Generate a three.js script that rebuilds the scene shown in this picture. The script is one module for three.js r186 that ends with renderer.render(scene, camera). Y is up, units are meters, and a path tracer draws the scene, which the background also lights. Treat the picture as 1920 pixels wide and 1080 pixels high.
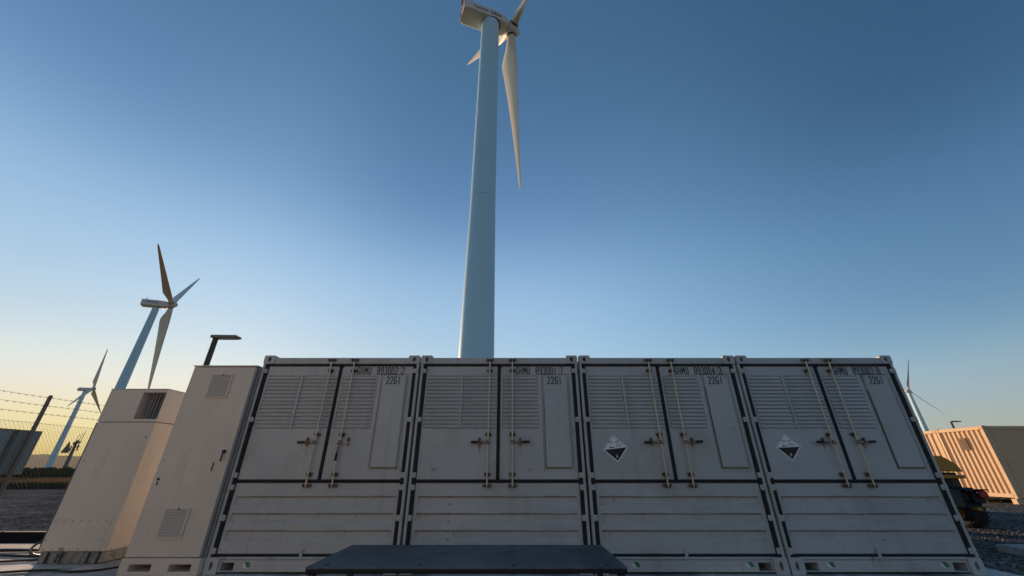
import * as THREE from 'three';
import { mergeGeometries, mergeVertices, toCreasedNormals } from 'three/addons/utils/BufferGeometryUtils.js';
import { FontLoader } from 'three/addons/loaders/FontLoader.js';
import { TextGeometry } from 'three/addons/geometries/TextGeometry.js';
import { ImprovedNoise } from 'three/addons/math/ImprovedNoise.js';

// ------------------------------------------------------------------ camera, sky, sun, exposure
const scene = new THREE.Scene();
const renderer = new THREE.WebGLRenderer({ antialias: true });
renderer.toneMapping = THREE.LinearToneMapping;
renderer.toneMappingExposure = 1.0;
renderer.shadowMap.enabled = true;
const D2R = Math.PI / 180;
const CAMY = 1.2;
const camera = new THREE.PerspectiveCamera(2 * Math.atan(540 / 702) / D2R, 16 / 9, 0.1, 30000);
camera.position.set(0, CAMY, 0);
camera.rotation.set(25.8 * D2R, 0, 0);
scene.add(camera);

const SUN_AZ = -39 * D2R, SUN_EL = 7 * D2R;            // azimuth from the view direction (-z), positive to the right
const sunDir = new THREE.Vector3(Math.sin(SUN_AZ) * Math.cos(SUN_EL), Math.sin(SUN_EL), -Math.cos(SUN_AZ) * Math.cos(SUN_EL));

// evening sky: colour by elevation and by angle round from the sun
const SKY_EL = [0, 4, 9, 15, 25, 38, 63, 90];
const SKY_AZ = [0, 20, 42, 70, 100, 180];
const SKY_C = [
  [[255, 227, 122], [255, 222, 138], [230, 214, 170], [198, 194, 167], [175, 176, 155], [198, 182, 166]],
  [[255, 239, 170], [251, 234, 188], [221, 222, 206], [188, 200, 194], [160, 178, 174], [186, 180, 174]],
  [[251, 248, 235], [230, 237, 237], [205, 226, 236], [172, 202, 218], [140, 173, 192], [165, 174, 186]],
  [[223, 239, 249], [179, 208, 230], [173, 207, 233], [137, 180, 212], [93, 138, 175], [133, 162, 190]],
  [[172, 205, 234], [154, 190, 224], [151, 189, 225], [115, 159, 198], [74, 119, 160], [96, 137, 178]],
  [[122, 160, 202], [94, 136, 180], [95, 138, 183], [86, 129, 169], [48, 87, 125], [64, 108, 150]],
  [[70, 110, 149], [67, 107, 145], [65, 104, 142], [60, 98, 136], [48, 86, 122], [50, 89, 128]],
  [[58, 97, 137], [58, 97, 137], [57, 96, 136], [56, 95, 134], [54, 93, 131], [54, 93, 131]],
];
const s2l = (c) => (c <= 0.04045 ? c / 12.92 : Math.pow((c + 0.055) / 1.055, 2.4));
function herm(xs, ys, x) {                              // monotone cubic
  const n = xs.length; let i = 0; while (i < n - 2 && x > xs[i + 1]) i++;
  const d = (k) => (ys[k + 1] - ys[k]) / (xs[k + 1] - xs[k]);
  const m = (k) => { if (k <= 0 || k >= n - 1) return 0; const a = d(k - 1), b = d(k); return a * b <= 0 ? 0 : 2 * a * b / (a + b); };
  const m0 = i === 0 ? d(0) : m(i), m1 = i + 1 === n - 1 ? 0 : m(i + 1), h = xs[i + 1] - xs[i], t = Math.min(1, Math.max(0, (x - xs[i]) / h)), t2 = t * t, t3 = t2 * t;
  return (2 * t3 - 3 * t2 + 1) * ys[i] + (t3 - 2 * t2 + t) * h * m0 + (-2 * t3 + 3 * t2) * ys[i + 1] + (t3 - t2) * h * m1;
}
{
  const W = 1024, H = 512, data = new Float32Array(W * H * 4), NA = 181, NE = 181;   // one degree round, half a degree up
  const blur = (line, sig, mirror) => line.map((_, i) => { let t = 0, w = 0; for (let j = -3 * sig; j <= 3 * sig; j++) { let q = Math.round(i + j), n = line.length - 1; if (mirror) { q = Math.abs(q); if (q > n) q = 2 * n - q; } else q = Math.min(n, Math.max(0, q)); const g = Math.exp(-j * j / (2 * sig * sig)); t += g * line[q]; w += g; } return t / w; });
  const tab = [0, 1, 2].map((k) => {
    const rows = SKY_EL.map((_, r) => { const o = []; for (let a = 0; a < NA; a++) o.push(herm(SKY_AZ, SKY_C[r].map((c) => c[k]), a)); return blur(o, 9, true); });
    const grid = []; for (let a = 0; a < NA; a++) { const col = []; for (let e = 0; e < NE; e++) col.push(herm(SKY_EL, rows.map((r) => r[a]), e / 2)); const soft = blur(col, 7, false); grid.push(col.map((v, e) => { const t = Math.min(1, e / 40); return v * (1 - t) + soft[e] * t; })); }
    return grid;
  });
  for (let y = 0; y < H; y++) {
    const el = ((y + 0.5) / H - 0.5) * 180, fe = Math.min(NE - 1.001, Math.max(0, el * 2)), e0 = Math.floor(fe), we = fe - e0;
    for (let x = 0; x < W; x++) {
      const th = ((x + 0.5) / W - 0.5) * 2 * Math.PI, dx = Math.cos(th), dz = Math.sin(th);
      let rel = Math.atan2(dx, -dz) - SUN_AZ; rel = Math.abs(Math.atan2(Math.sin(rel), Math.cos(rel))) / D2R;
      const fa = Math.min(NA - 1.001, rel), a0 = Math.floor(fa), wa = fa - a0, o = (y * W + x) * 4;
      for (let k = 0; k < 3; k++) {
        const g = tab[k]; let v = (g[a0][e0] * (1 - we) + g[a0][e0 + 1] * we) * (1 - wa) + (g[a0 + 1][e0] * (1 - we) + g[a0 + 1][e0 + 1] * we) * wa;
        v = s2l(Math.max(0, v) / 255);
        if (el < 0) v *= Math.max(0.25, 1 + el * 0.2);
        data[o + k] = v;
      }
      data[o + 3] = 1;
    }
  }
  const sky = new THREE.DataTexture(data, W, H, THREE.RGBAFormat, THREE.FloatType);
  sky.mapping = THREE.EquirectangularReflectionMapping; sky.colorSpace = THREE.LinearSRGBColorSpace;
  sky.magFilter = THREE.LinearFilter; sky.minFilter = THREE.LinearFilter; sky.wrapS = THREE.RepeatWrapping; sky.needsUpdate = true;
  scene.background = sky; scene.environment = sky;
}
const sun = new THREE.DirectionalLight(new THREE.Color().setRGB(1, 0.68, 0.42), 5);
sun.position.copy(sunDir).multiplyScalar(120); sun.target.position.set(0, 0, -10);
sun.castShadow = true; sun.shadow.mapSize.set(4096, 4096);
Object.assign(sun.shadow.camera, { left: -60, right: 60, top: 60, bottom: -60, near: 1, far: 400 });
scene.add(sun, sun.target);

// ------------------------------------------------------------------ helpers
let seed = 7;
const rnd = () => { seed = (seed * 1664525 + 1013904223) >>> 0; return seed / 4294967296; };
const rr = (a, b) => a + (b - a) * rnd();
const noise = new ImprovedNoise();
const fbm = (x, y, z, n = 4) => { let s = 0, a = 0.5, f = 1; for (let i = 0; i < n; i++) { s += a * noise.noise(x * f, y * f, z + i * 7.3); a *= 0.5; f *= 2; } return s; };
const used = {};
function numbered(n) { if (!(n in used)) { used[n] = 0; return n; } used[n]++; return `${n}_${String(used[n]).padStart(3, '0')}`; }
function boxUV(g) {                                     // uv in metres, by the axis the face looks along
  if (g.index) g = g.toNonIndexed();
  if (!g.attributes.normal) g.computeVertexNormals();
  const p = g.attributes.position, n = g.attributes.normal, uv = new Float32Array(p.count * 2);
  for (let i = 0; i < p.count; i++) {
    const ax = Math.abs(n.getX(i)), ay = Math.abs(n.getY(i)), az = Math.abs(n.getZ(i));
    let u, v;
    if (az >= ax && az >= ay) { u = p.getX(i); v = p.getY(i); } else if (ax >= ay) { u = p.getZ(i); v = p.getY(i); } else { u = p.getX(i); v = p.getZ(i); }
    uv[2 * i] = u; uv[2 * i + 1] = v;
  }
  g.setAttribute('uv', new THREE.BufferAttribute(uv, 2));
  return g;
}
function merge(list) {
  return mergeGeometries(list.map((g) => { const q = g.index ? g.toNonIndexed() : g; for (const k of Object.keys(q.attributes)) if (!['position', 'normal', 'uv'].includes(k)) q.deleteAttribute(k); if (!q.attributes.uv) q.setAttribute('uv', new THREE.BufferAttribute(new Float32Array(q.attributes.position.count * 2), 2)); return q; }));
}
// chamfered box given by its limits
function cb(x0, x1, y0, y1, z0, z1, c = 0.004) {
  const X = [x0, x1], Y = [y0, y1], Z = [z0, z1];
  c = Math.min(c, (x1 - x0) * 0.45, (y1 - y0) * 0.45, (z1 - z0) * 0.45);
  const V = (i, j, k, ax) => { // corner vertex on the face across axis ax
    const d = [i ? -c : c, j ? -c : c, k ? -c : c]; d[ax] = 0;
    return [X[i] + d[0], Y[j] + d[1], Z[k] + d[2]];
  };
  const pos = [], cx = (x0 + x1) / 2, cy = (y0 + y1) / 2, cz = (z0 + z1) / 2;
  const tri = (a, b, d) => {
    const ux = b[0] - a[0], uy = b[1] - a[1], uz = b[2] - a[2], vx = d[0] - a[0], vy = d[1] - a[1], vz = d[2] - a[2];
    const nx = uy * vz - uz * vy, ny = uz * vx - ux * vz, nz = ux * vy - uy * vx;
    if (nx * (a[0] - cx) + ny * (a[1] - cy) + nz * (a[2] - cz) < 0) pos.push(...a, ...d, ...b); else pos.push(...a, ...b, ...d);
  };
  const quad = (a, b, d, e) => { tri(a, b, d); tri(a, d, e); };
  for (const s of [0, 1]) {
    quad(V(s, 0, 0, 0), V(s, 1, 0, 0), V(s, 1, 1, 0), V(s, 0, 1, 0));
    quad(V(0, s, 0, 1), V(1, s, 0, 1), V(1, s, 1, 1), V(0, s, 1, 1));
    quad(V(0, 0, s, 2), V(1, 0, s, 2), V(1, 1, s, 2), V(0, 1, s, 2));
  }
  for (const a of [0, 1]) for (const b of [0, 1]) {
    quad(V(a, b, 0, 0), V(a, b, 1, 0), V(a, b, 1, 1), V(a, b, 0, 1));
    quad(V(a, 0, b, 0), V(a, 1, b, 0), V(a, 1, b, 2), V(a, 0, b, 2));
    quad(V(0, a, b, 1), V(1, a, b, 1), V(1, a, b, 2), V(0, a, b, 2));
    for (const k of [0, 1]) tri(V(a, b, k, 0), V(a, b, k, 1), V(a, b, k, 2));
  }
  const g = new THREE.BufferGeometry(); g.setAttribute('position', new THREE.Float32BufferAttribute(pos, 3)); g.computeVertexNormals();
  return boxUV(g);
}
function quads(list) {                                   // list of [a,b,c,d] corners, anticlockwise
  const pos = []; for (const [a, b, c, d] of list) { pos.push(...a, ...b, ...c); if (d) pos.push(...a, ...c, ...d); }
  const g = new THREE.BufferGeometry(); g.setAttribute('position', new THREE.Float32BufferAttribute(pos, 3)); g.computeVertexNormals();
  return boxUV(g);
}
// a sheet facing +z with rectangular pressed-in pockets and a turned edge
function pocketSheet(x0, x1, y0, y1, z, pockets, depth, slope, back = 0.03) {
  const q = [];
  const rect = (a, b, c, d) => q.push([[a, c, z], [b, c, z], [b, d, z], [a, d, z]]);
  const xs = [...new Set([x0, x1, ...pockets.flatMap((p) => [p[0], p[1]])])].sort((p, r) => p - r), ys = [...new Set([y0, y1, ...pockets.flatMap((p) => [p[2], p[3]])])].sort((p, r) => p - r);
  for (let i = 0; i + 1 < xs.length; i++) for (let j = 0; j + 1 < ys.length; j++) { const mx = (xs[i] + xs[i + 1]) / 2, my = (ys[j] + ys[j + 1]) / 2; if (!pockets.some((p) => mx > p[0] && mx < p[1] && my > p[2] && my < p[3])) rect(xs[i], xs[i + 1], ys[j], ys[j + 1]); }
  for (const [a, b, c, d] of pockets) {
    const zi = z - depth, e = slope;
    q.push([[a, c, z], [b, c, z], [b - e, c + e, zi], [a + e, c + e, zi]]);
    q.push([[b, d, z], [a, d, z], [a + e, d - e, zi], [b - e, d - e, zi]]);
    q.push([[a, d, z], [a, c, z], [a + e, c + e, zi], [a + e, d - e, zi]]);
    q.push([[b, c, z], [b, d, z], [b - e, d - e, zi], [b - e, c + e, zi]]);
    q.push([[a + e, c + e, zi], [b - e, c + e, zi], [b - e, d - e, zi], [a + e, d - e, zi]]);
  }
  const w = z - back;
  q.push([[x0, y0, w], [x1, y0, w], [x1, y0, z], [x0, y0, z]], [[x0, y1, z], [x1, y1, z], [x1, y1, w], [x0, y1, w]]);
  q.push([[x0, y0, w], [x0, y0, z], [x0, y1, z], [x0, y1, w]], [[x1, y0, z], [x1, y0, w], [x1, y1, w], [x1, y1, z]]);
  return quads(q);
}
// vertical corrugations along x, facing +z, from (0,0) to (w,h)
function corrugated(w, h, n, depth, f = 0.32) {
  const p = w / n, q = []; let prof = [[0, 0]];
  for (let i = 0; i < n; i++) { const s = i * p; prof.push([s + p * f * 0.5, 0], [s + p * (f * 0.5 + 0.18), -depth], [s + p * (1 - f * 0.5 - 0.18), -depth], [s + p * (1 - f * 0.5), 0]); }
  prof.push([w, 0]);
  for (let i = 0; i + 1 < prof.length; i++) { const [a, za] = prof[i], [b, zb] = prof[i + 1]; if (b - a < 1e-6) continue; q.push([[a, 0, za], [b, 0, zb], [b, h, zb], [a, h, za]]); }
  return quads(q);
}
function cyl(r0, r1, h, n = 16, open = false) { return new THREE.CylinderGeometry(r1, r0, h, n, 1, open); } // r0 at the foot
function rod(a, b, r, n = 8) {
  const A = new THREE.Vector3(...a), B = new THREE.Vector3(...b), d = B.clone().sub(A), g = new THREE.CylinderGeometry(r, r, d.length(), n);
  g.applyQuaternion(new THREE.Quaternion().setFromUnitVectors(new THREE.Vector3(0, 1, 0), d.clone().normalize()));
  g.translate((a[0] + b[0]) / 2, (a[1] + b[1]) / 2, (a[2] + b[2]) / 2); return g;
}
function part(parent, name, geo, mat, pos) {
  const m = new THREE.Mesh(geo, mat); m.name = name; if (pos) m.position.set(...pos);
  m.castShadow = m.receiveShadow = true; parent.add(m); return m;
}
function thing(name, label, category, pos = [0, 0, 0], turn = 0, group) {
  const o = new THREE.Group(); o.name = numbered(name); o.position.set(...pos); o.rotation.y = turn;
  o.userData = { label, category }; if (group) o.userData.group = group; scene.add(o); return o;
}
function single(name, label, category, geo, mat, pos, group) {
  const m = part(scene, numbered(name), geo, mat, pos); m.userData = { label, category }; if (group) m.userData.group = group; return m;
}
function setting(name, geo, mat, kind = 'structure') { const m = part(scene, numbered(name), geo, mat); m.userData.kind = kind; return m; }

// ------------------------------------------------------------------ textures and materials
function tex(size, fn, { srgb = true, rep = [1, 1] } = {}) {
  const d = new Uint8Array(size * size * 4);
  for (let y = 0; y < size; y++) for (let x = 0; x < size; x++) {
    const c = fn(x / size, y / size), o = (y * size + x) * 4;
    for (let k = 0; k < 3; k++) d[o + k] = Math.max(0, Math.min(255, c[k] * 255)); d[o + 3] = 255;
  }
  const t = new THREE.DataTexture(d, size, size, THREE.RGBAFormat); t.wrapS = t.wrapT = THREE.RepeatWrapping; t.magFilter = THREE.LinearFilter; t.minFilter = THREE.LinearMipmapLinearFilter; t.generateMipmaps = true;
  t.colorSpace = srgb ? THREE.SRGBColorSpace : THREE.NoColorSpace; t.repeat.set(...rep); t.needsUpdate = true; return t;
}
// noise that repeats after 1
const HASH = new Float32Array(65536); for (let i = 0; i < 65536; i++) HASH[i] = rnd() * 2 - 1;
function tfbm(u, v, f, z, n = 4) {
  let s = 0, a = 0.42, F = f;
  for (let i = 0; i < n; i++) {
    const x = u * F, y = v * F, xi = Math.floor(x), yi = Math.floor(y), fx = x - xi, fy = y - yi, wx = fx * fx * (3 - 2 * fx), wy = fy * fy * (3 - 2 * fy);
    const P = Math.ceil(F), x0 = xi % P, x1 = (xi + 1) % P, y0 = (yi % P) * 251, y1 = ((yi + 1) % P) * 251, k = Math.floor(z * 977 + i * 7919);
    const h = (c, d) => HASH[(c * 373 + d * 8 + (d >> 3) + k + ((c * c * 31) ^ (d * 17))) & 65535];
    const t = h(x0, y0) * (1 - wx) + h(x1, y0) * wx, b = h(x0, y1) * (1 - wx) + h(x1, y1) * wx;
    s += a * (t * (1 - wy) + b * wy); a *= 0.5; F *= 2;
  }
  return s;
}
const std = (rgb, rough = 0.6, extra = {}) => new THREE.MeshStandardMaterial({ color: new THREE.Color().setRGB(...rgb), roughness: rough, ...extra });
const phys = (rgb, rough, extra = {}) => new THREE.MeshPhysicalMaterial({ color: new THREE.Color().setRGB(...rgb), roughness: rough, ...extra });
// weathered paint: multiplies the material colour; vertical run marks, blotches and small rust specks
const sm = (a, b, x) => { const t = Math.min(1, Math.max(0, (x - a) / (b - a))); return t * t * (3 - 2 * t); };
const runs = (u, v) => { let s = 0, a = 0.42, F = 24; for (let i = 0; i < 3; i++) { const x = u * F, xi = Math.floor(x), fx = x - xi, w = fx * fx * (3 - 2 * fx), y = v * 3, yi = Math.floor(y), fy = y - yi, wy = fy * fy * (3 - 2 * fy); const h = (c, d) => HASH[((c % F) * 733 + (d % 3) * 9001 + i * 517) & 65535]; s += a * ((h(xi, yi) * (1 - w) + h(xi + 1, yi) * w) * (1 - wy) + (h(xi, yi + 1) * (1 - w) + h(xi + 1, yi + 1) * w) * wy); a *= 0.5; F *= 2; } return s; };
const paintTex = tex(1024, (u, v) => {
  const blot = tfbm(u, v, 3, 1), run = runs(u, v), fine = tfbm(u, v, 90, 4, 2);
  let g = 0.92 + blot * 0.05 + fine * 0.03 - Math.max(0, run - 0.22) * 0.22 * sm(-0.1, 0.3, blot + 0.05);
  const sp = tfbm(u, v, 40, 17, 2), spot = sm(0.50, 0.58, sp) * sm(0.12, 0.3, tfbm(u, v, 5, 30, 2)) * 0.8;
  let c = [g, g * 0.992, g * 0.972];
  return [c[0] * (1 - spot) + 0.55 * spot, c[1] * (1 - spot) + 0.40 * spot, c[2] * (1 - spot) + 0.27 * spot];
}, { rep: [0.42, 0.42] });
const paintBump = tex(512, (u, v) => { const g = 0.5 + tfbm(u, v, 5, 3, 5) * 0.6; return [g, g, g]; }, { srgb: false, rep: [0.7, 0.7] });
const paintRough = tex(512, (u, v) => { const g = 0.55 + tfbm(u, v, 6, 60, 4) * 0.5; return [g, g, g]; }, { srgb: false, rep: [0.5, 0.5] });
const shift = (t, x, y) => { const c = t.clone(); c.offset.set(x, y); c.needsUpdate = true; return c; };
const rustTex = tex(256, (u, v) => { const n = tfbm(u, v, 8, 2, 4), m = sm(-0.12, 0.18, n); return [0.36 + 0.35 * m, 0.24 + 0.36 * m, 0.15 + 0.36 * m]; }, { rep: [5, 5] });
const gravelTex = tex(1024, (u, v) => {
  const a = tfbm(u, v, 120, 2, 2), b = tfbm(u, v, 40, 12, 3), c = tfbm(u, v, 5, 33, 3);
  const g = 0.43 + a * 0.42 + b * 0.25 + c * 0.16; return [g, g * 0.96, g * 0.91];
}, { rep: [0.25, 0.25] });
const gravelBump = tex(1024, (u, v) => { const g = 0.5 + tfbm(u, v, 110, 2, 2) * 0.7 + tfbm(u, v, 30, 12, 2) * 0.4; return [g, g, g]; }, { srgb: false, rep: [0.25, 0.25] });
const slabTex = tex(1024, (u, v) => {
  const a = tfbm(u, v, 90, 3, 2), c = tfbm(u, v, 4, 44, 5), st = sm(0.08, 0.3, tfbm(u, v, 9, 71, 4));
  const g = 0.80 + a * 0.12 + c * 0.22 - st * 0.16; return [g, g * 0.985, g * 0.96];
}, { rep: [0.3, 0.3] });
const soilTex = tex(1024, (u, v) => {
  const a = tfbm(u, v, 60, 3, 3), c = tfbm(u, v, 6, 44, 4); const g = 0.5 + a * 0.35 + c * 0.3, t = sm(-0.2, 0.3, c);
  return [g * (0.95 + 0.1 * t), g * 0.84, g * (0.62 - 0.06 * t)];
}, { rep: [0.04, 0.04] });
const galvTex = tex(512, (u, v) => { const n = tfbm(u, v, 14, 5, 3), m = tfbm(u, v, 4, 15, 3), g = 0.78 + n * 0.25 + m * 0.25; return [g, g, g * 0.98]; }, { rep: [3, 3] });

// paint of one battery container, its front laid out in metres: blotches, run marks, rust under the fittings
function weathered(seedNo) {
  const N = 1024, S = 2.8, d = new Uint8Array(N * N * 4), f = new Float32Array(N * N * 3);
  for (let y = 0; y < N; y++) for (let x = 0; x < N; x++) {
    const u = x / N, v = y / N, o = (y * N + x) * 3, blot = tfbm(u, v, 4, 1 + seedNo * 3, 5), fine = tfbm(u, v, 128, 4 + seedNo, 2), run = runs((u + seedNo * 0.25) % 1, v), dirt = sm(0.05, 0.3, tfbm(u, v, 7, 40 + seedNo, 4));
    const g = 0.92 + blot * 0.05 + fine * 0.03 - Math.max(0, run - 0.18) * 0.10 - dirt * 0.03;
    f[o] = g; f[o + 1] = g * (0.995 - dirt * 0.008); f[o + 2] = g * (0.985 - dirt * 0.02);
  }
  const streak = (cx, cy, w, len, k) => {
    const x0 = Math.floor((cx - w * 2.5) / S * N), x1 = Math.ceil((cx + w * 2.5) / S * N), y1 = Math.floor(cy / S * N), y0 = Math.floor((cy - len * 2.6) / S * N);
    for (let y = Math.max(0, y0); y <= Math.min(N - 1, y1); y++) for (let x = Math.max(0, x0); x <= Math.min(N - 1, x1); x++) {
      const dx = (x / N * S - cx) / w, dy = (cy - y / N * S) / len, n = 0.55 + 1.1 * tfbm(x / N, y / N * 0.25, 200, seedNo + 9, 2), a = Math.min(0.85, Math.max(0, 1.5 * k * Math.exp(-dx * dx * (1 + 1.5 * dy)) * Math.exp(-dy * 1.6) * n)), o = (y * N + x) * 3;
      f[o] += (0.50 - f[o]) * a; f[o + 1] += (0.36 - f[o + 1]) * a; f[o + 2] += (0.23 - f[o + 2]) * a;
    }
  };
  for (const bx of [1.07, 1.418]) for (const y of [2.55, 1.62, 1.11]) streak(bx + rr(-0.03, 0.03), y, rr(0.012, 0.03), rr(0.06, 0.22), rr(0.15, 0.6));
  for (const bx of [0.952, 1.536]) streak(bx, 1.5, 0.016, rr(0.06, 0.2), rr(0.2, 0.7));
  for (const hx of [0.09, 2.348]) for (const y of [2.53, 1.81, 1.08, 0.93, 0.57]) streak(hx + rr(-0.01, 0.01), y, rr(0.008, 0.02), rr(0.05, 0.2), rr(0.05, 0.5));
  for (let k = 0; k < 26; k++) streak(rr(0.1, 2.34), [0.857, 0.658, 0.464, 2.5, 1.73, 1.2, 0.18, 2.77][Math.floor(rr(0, 8))], rr(0.006, 0.05), rr(0.02, 0.10), rr(0.1, 0.55));
  for (let k = 0; k < 40; k++) streak(rr(0.1, 2.34), rr(0.2, 2.7), rr(0.003, 0.008), rr(0.004, 0.03), rr(0.2, 0.8));
  for (let i = 0; i < N * N; i++) { for (let k = 0; k < 3; k++) d[i * 4 + k] = Math.max(0, Math.min(255, f[i * 3 + k] * 255)); d[i * 4 + 3] = 255; }
  const t = new THREE.DataTexture(d, N, N, THREE.RGBAFormat); t.wrapS = t.wrapT = THREE.RepeatWrapping; t.magFilter = THREE.LinearFilter; t.minFilter = THREE.LinearMipmapLinearFilter; t.generateMipmaps = true; t.colorSpace = THREE.SRGBColorSpace; t.repeat.set(1 / S, 1 / S); t.needsUpdate = true;
  return t;
}
const M = {};
M.paint = [0, 1, 2, 3].map((i) => std([0.635, 0.63, 0.615].map((c, k) => c * [[1, 1, 0.99], [0.99, 1, 1], [0.985, 1, 0.985], [0.97, 0.985, 1]][i][k]), 1, { map: weathered(i), bumpMap: paintBump, bumpScale: 0.007, roughnessMap: paintRough }));
M.gasket = std([0.012, 0.012, 0.013], 0.75);
M.rust = std([1, 1, 1], 0.85, { map: rustTex });
M.rustEdge = std([0.16, 0.10, 0.055], 0.9);
M.bar = std([0.56, 0.48, 0.38], 0.36, { metalness: 0.35 });
M.fit = std([0.55, 0.53, 0.48], 0.6, { map: rustTex });
M.whitePaint = std([0.80, 0.78, 0.73], 0.6, { map: paintTex });
M.fitPaint = std([0.60, 0.59, 0.56], 0.6, { map: paintTex });
M.grip = std([0.012, 0.012, 0.012], 0.6);
M.ink = std([0.03, 0.033, 0.04], 0.7);
M.cream = std([0.86, 0.76, 0.66], 0.5, { bumpMap: paintBump, bumpScale: 0.002, map: shift(paintTex, 0.5, 0.13) });
M.creamDark = std([0.50, 0.48, 0.44], 0.55, { map: galvTex });
M.steelGrey = std([0.23, 0.25, 0.27], 0.5, { metalness: 0.3 });
M.galv = std([0.42, 0.43, 0.42], 0.5, { metalness: 0.6, map: galvTex });
M.filter = std([0.34, 0.32, 0.29], 0.9);
M.slat = std([0.70, 0.66, 0.60], 0.55);
M.black = std([0.012, 0.012, 0.013], 0.7);
M.dark = std([0.035, 0.036, 0.038], 0.6);
M.white = std([0.75, 0.74, 0.71], 0.5);
M.label = std([0.72, 0.62, 0.58], 0.6);
M.red = std([0.45, 0.03, 0.02], 0.35);
M.green = std([0.03, 0.22, 0.09], 0.5);
M.blueTag = std([0.06, 0.25, 0.42], 0.5);
M.tower = std([0.50, 0.75, 0.85], 0.5);
M.blade = std([0.80, 0.70, 0.56], 0.42);
M.nacelle = std([0.74, 0.71, 0.65], 0.45);
M.tableTop = std([0.18, 0.205, 0.23], 0.6, { map: slabTex });
M.wire = std([0.09, 0.085, 0.08], 0.7);
M.post = std([0.16, 0.14, 0.12], 0.6, { metalness: 0.3 });
M.board = std([0.24, 0.31, 0.31], 0.6);
M.boardEdge = std([0.30, 0.30, 0.16], 0.6);  // yellowish tint puts the backlit rim of the board into the colour
M.gravel = phys([0.88, 0.88, 0.90], 0.95, { specularIntensity: 0, map: gravelTex, bumpMap: gravelBump, bumpScale: 0.007 });
M.slab = phys([0.74, 0.74, 0.74], 0.85, { specularIntensity: 0.4, map: slabTex, bumpMap: paintBump, bumpScale: 0.01 });
M.soil = phys([1.0, 0.95, 0.9], 0.98, { specularIntensity: 0, map: soilTex });
M.mat = phys([0.012, 0.012, 0.013], 0.9, { specularIntensity: 0 });  // near-black colour that paints the dark inside of an open trench
M.lid = phys([0.16, 0.155, 0.15], 0.85, { specularIntensity: 0.2, map: galvTex });
M.cable = std([0.015, 0.014, 0.014], 0.55);
M.cableBrown = std([0.13, 0.045, 0.03], 0.55);
M.sand = std([0.86, 0.58, 0.34], 0.6, { map: shift(paintTex, 0.2, 0.6) });
M.yellow = std([0.60, 0.27, 0.02], 0.45, { map: shift(paintTex, 0.7, 0.2) });
M.rubber = std([0.02, 0.02, 0.021], 0.85);
M.lampGrey = std([0.16, 0.15, 0.14], 0.5);
M.mast = std([0.16, 0.13, 0.11], 0.7);

// ------------------------------------------------------------------ ground and distance
{
  const g = new THREE.PlaneGeometry(24000, 24000, 1, 1); g.rotateX(-Math.PI / 2); g.translate(0, -0.03, 0);
  setting('ground', boxUV(g), M.soil);
  const yard = new THREE.PlaneGeometry(190, 64, 1, 1); yard.rotateX(-Math.PI / 2); yard.translate(25, -0.012, 3.5);
  setting('gravel_yard', boxUV(yard), M.gravel);
  setting('concrete_pad', merge([cb(-13, -3.95, -0.2, 0.008, -9.3, -3.4, 0.01), cb(-3.949, 6.35, -0.2, 0.008, -12.2, -5.45, 0.01)]), M.slab);
  // pale hills on the horizon
  const hill = (name, az0, az1, dist, h, sd) => {
    const N = 90, q = []; const top = [], foot = [], rear = [];
    for (let i = 0; i <= N; i++) {
      const t = i / N, a = (az0 + (az1 - az0) * t) * D2R, e = Math.sin(Math.PI * t) ** 0.5 * h * (0.62 + 0.55 * fbm(t * 7, sd, 0.4) + 0.1 * fbm(t * 34, sd, 3)) + 6;
      const P = (d, y) => [Math.sin(a) * d, y, -Math.cos(a) * d];
      foot.push(P(dist * 0.86, -1)); top.push(P(dist, e)); rear.push(P(dist * 1.15, -1));
    }
    for (let i = 0; i < N; i++) q.push([foot[i], foot[i + 1], top[i + 1], top[i]], [top[i], top[i + 1], rear[i + 1], rear[i]]);
    setting(name, quads(q), std([0.16, 0.13, 0.09], 0.95));
  };
  hill('hills', -70, -34, 5200, 155, 2.2);
  hill('hills', 20, 75, 6500, 110, 8.2);
}

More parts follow.
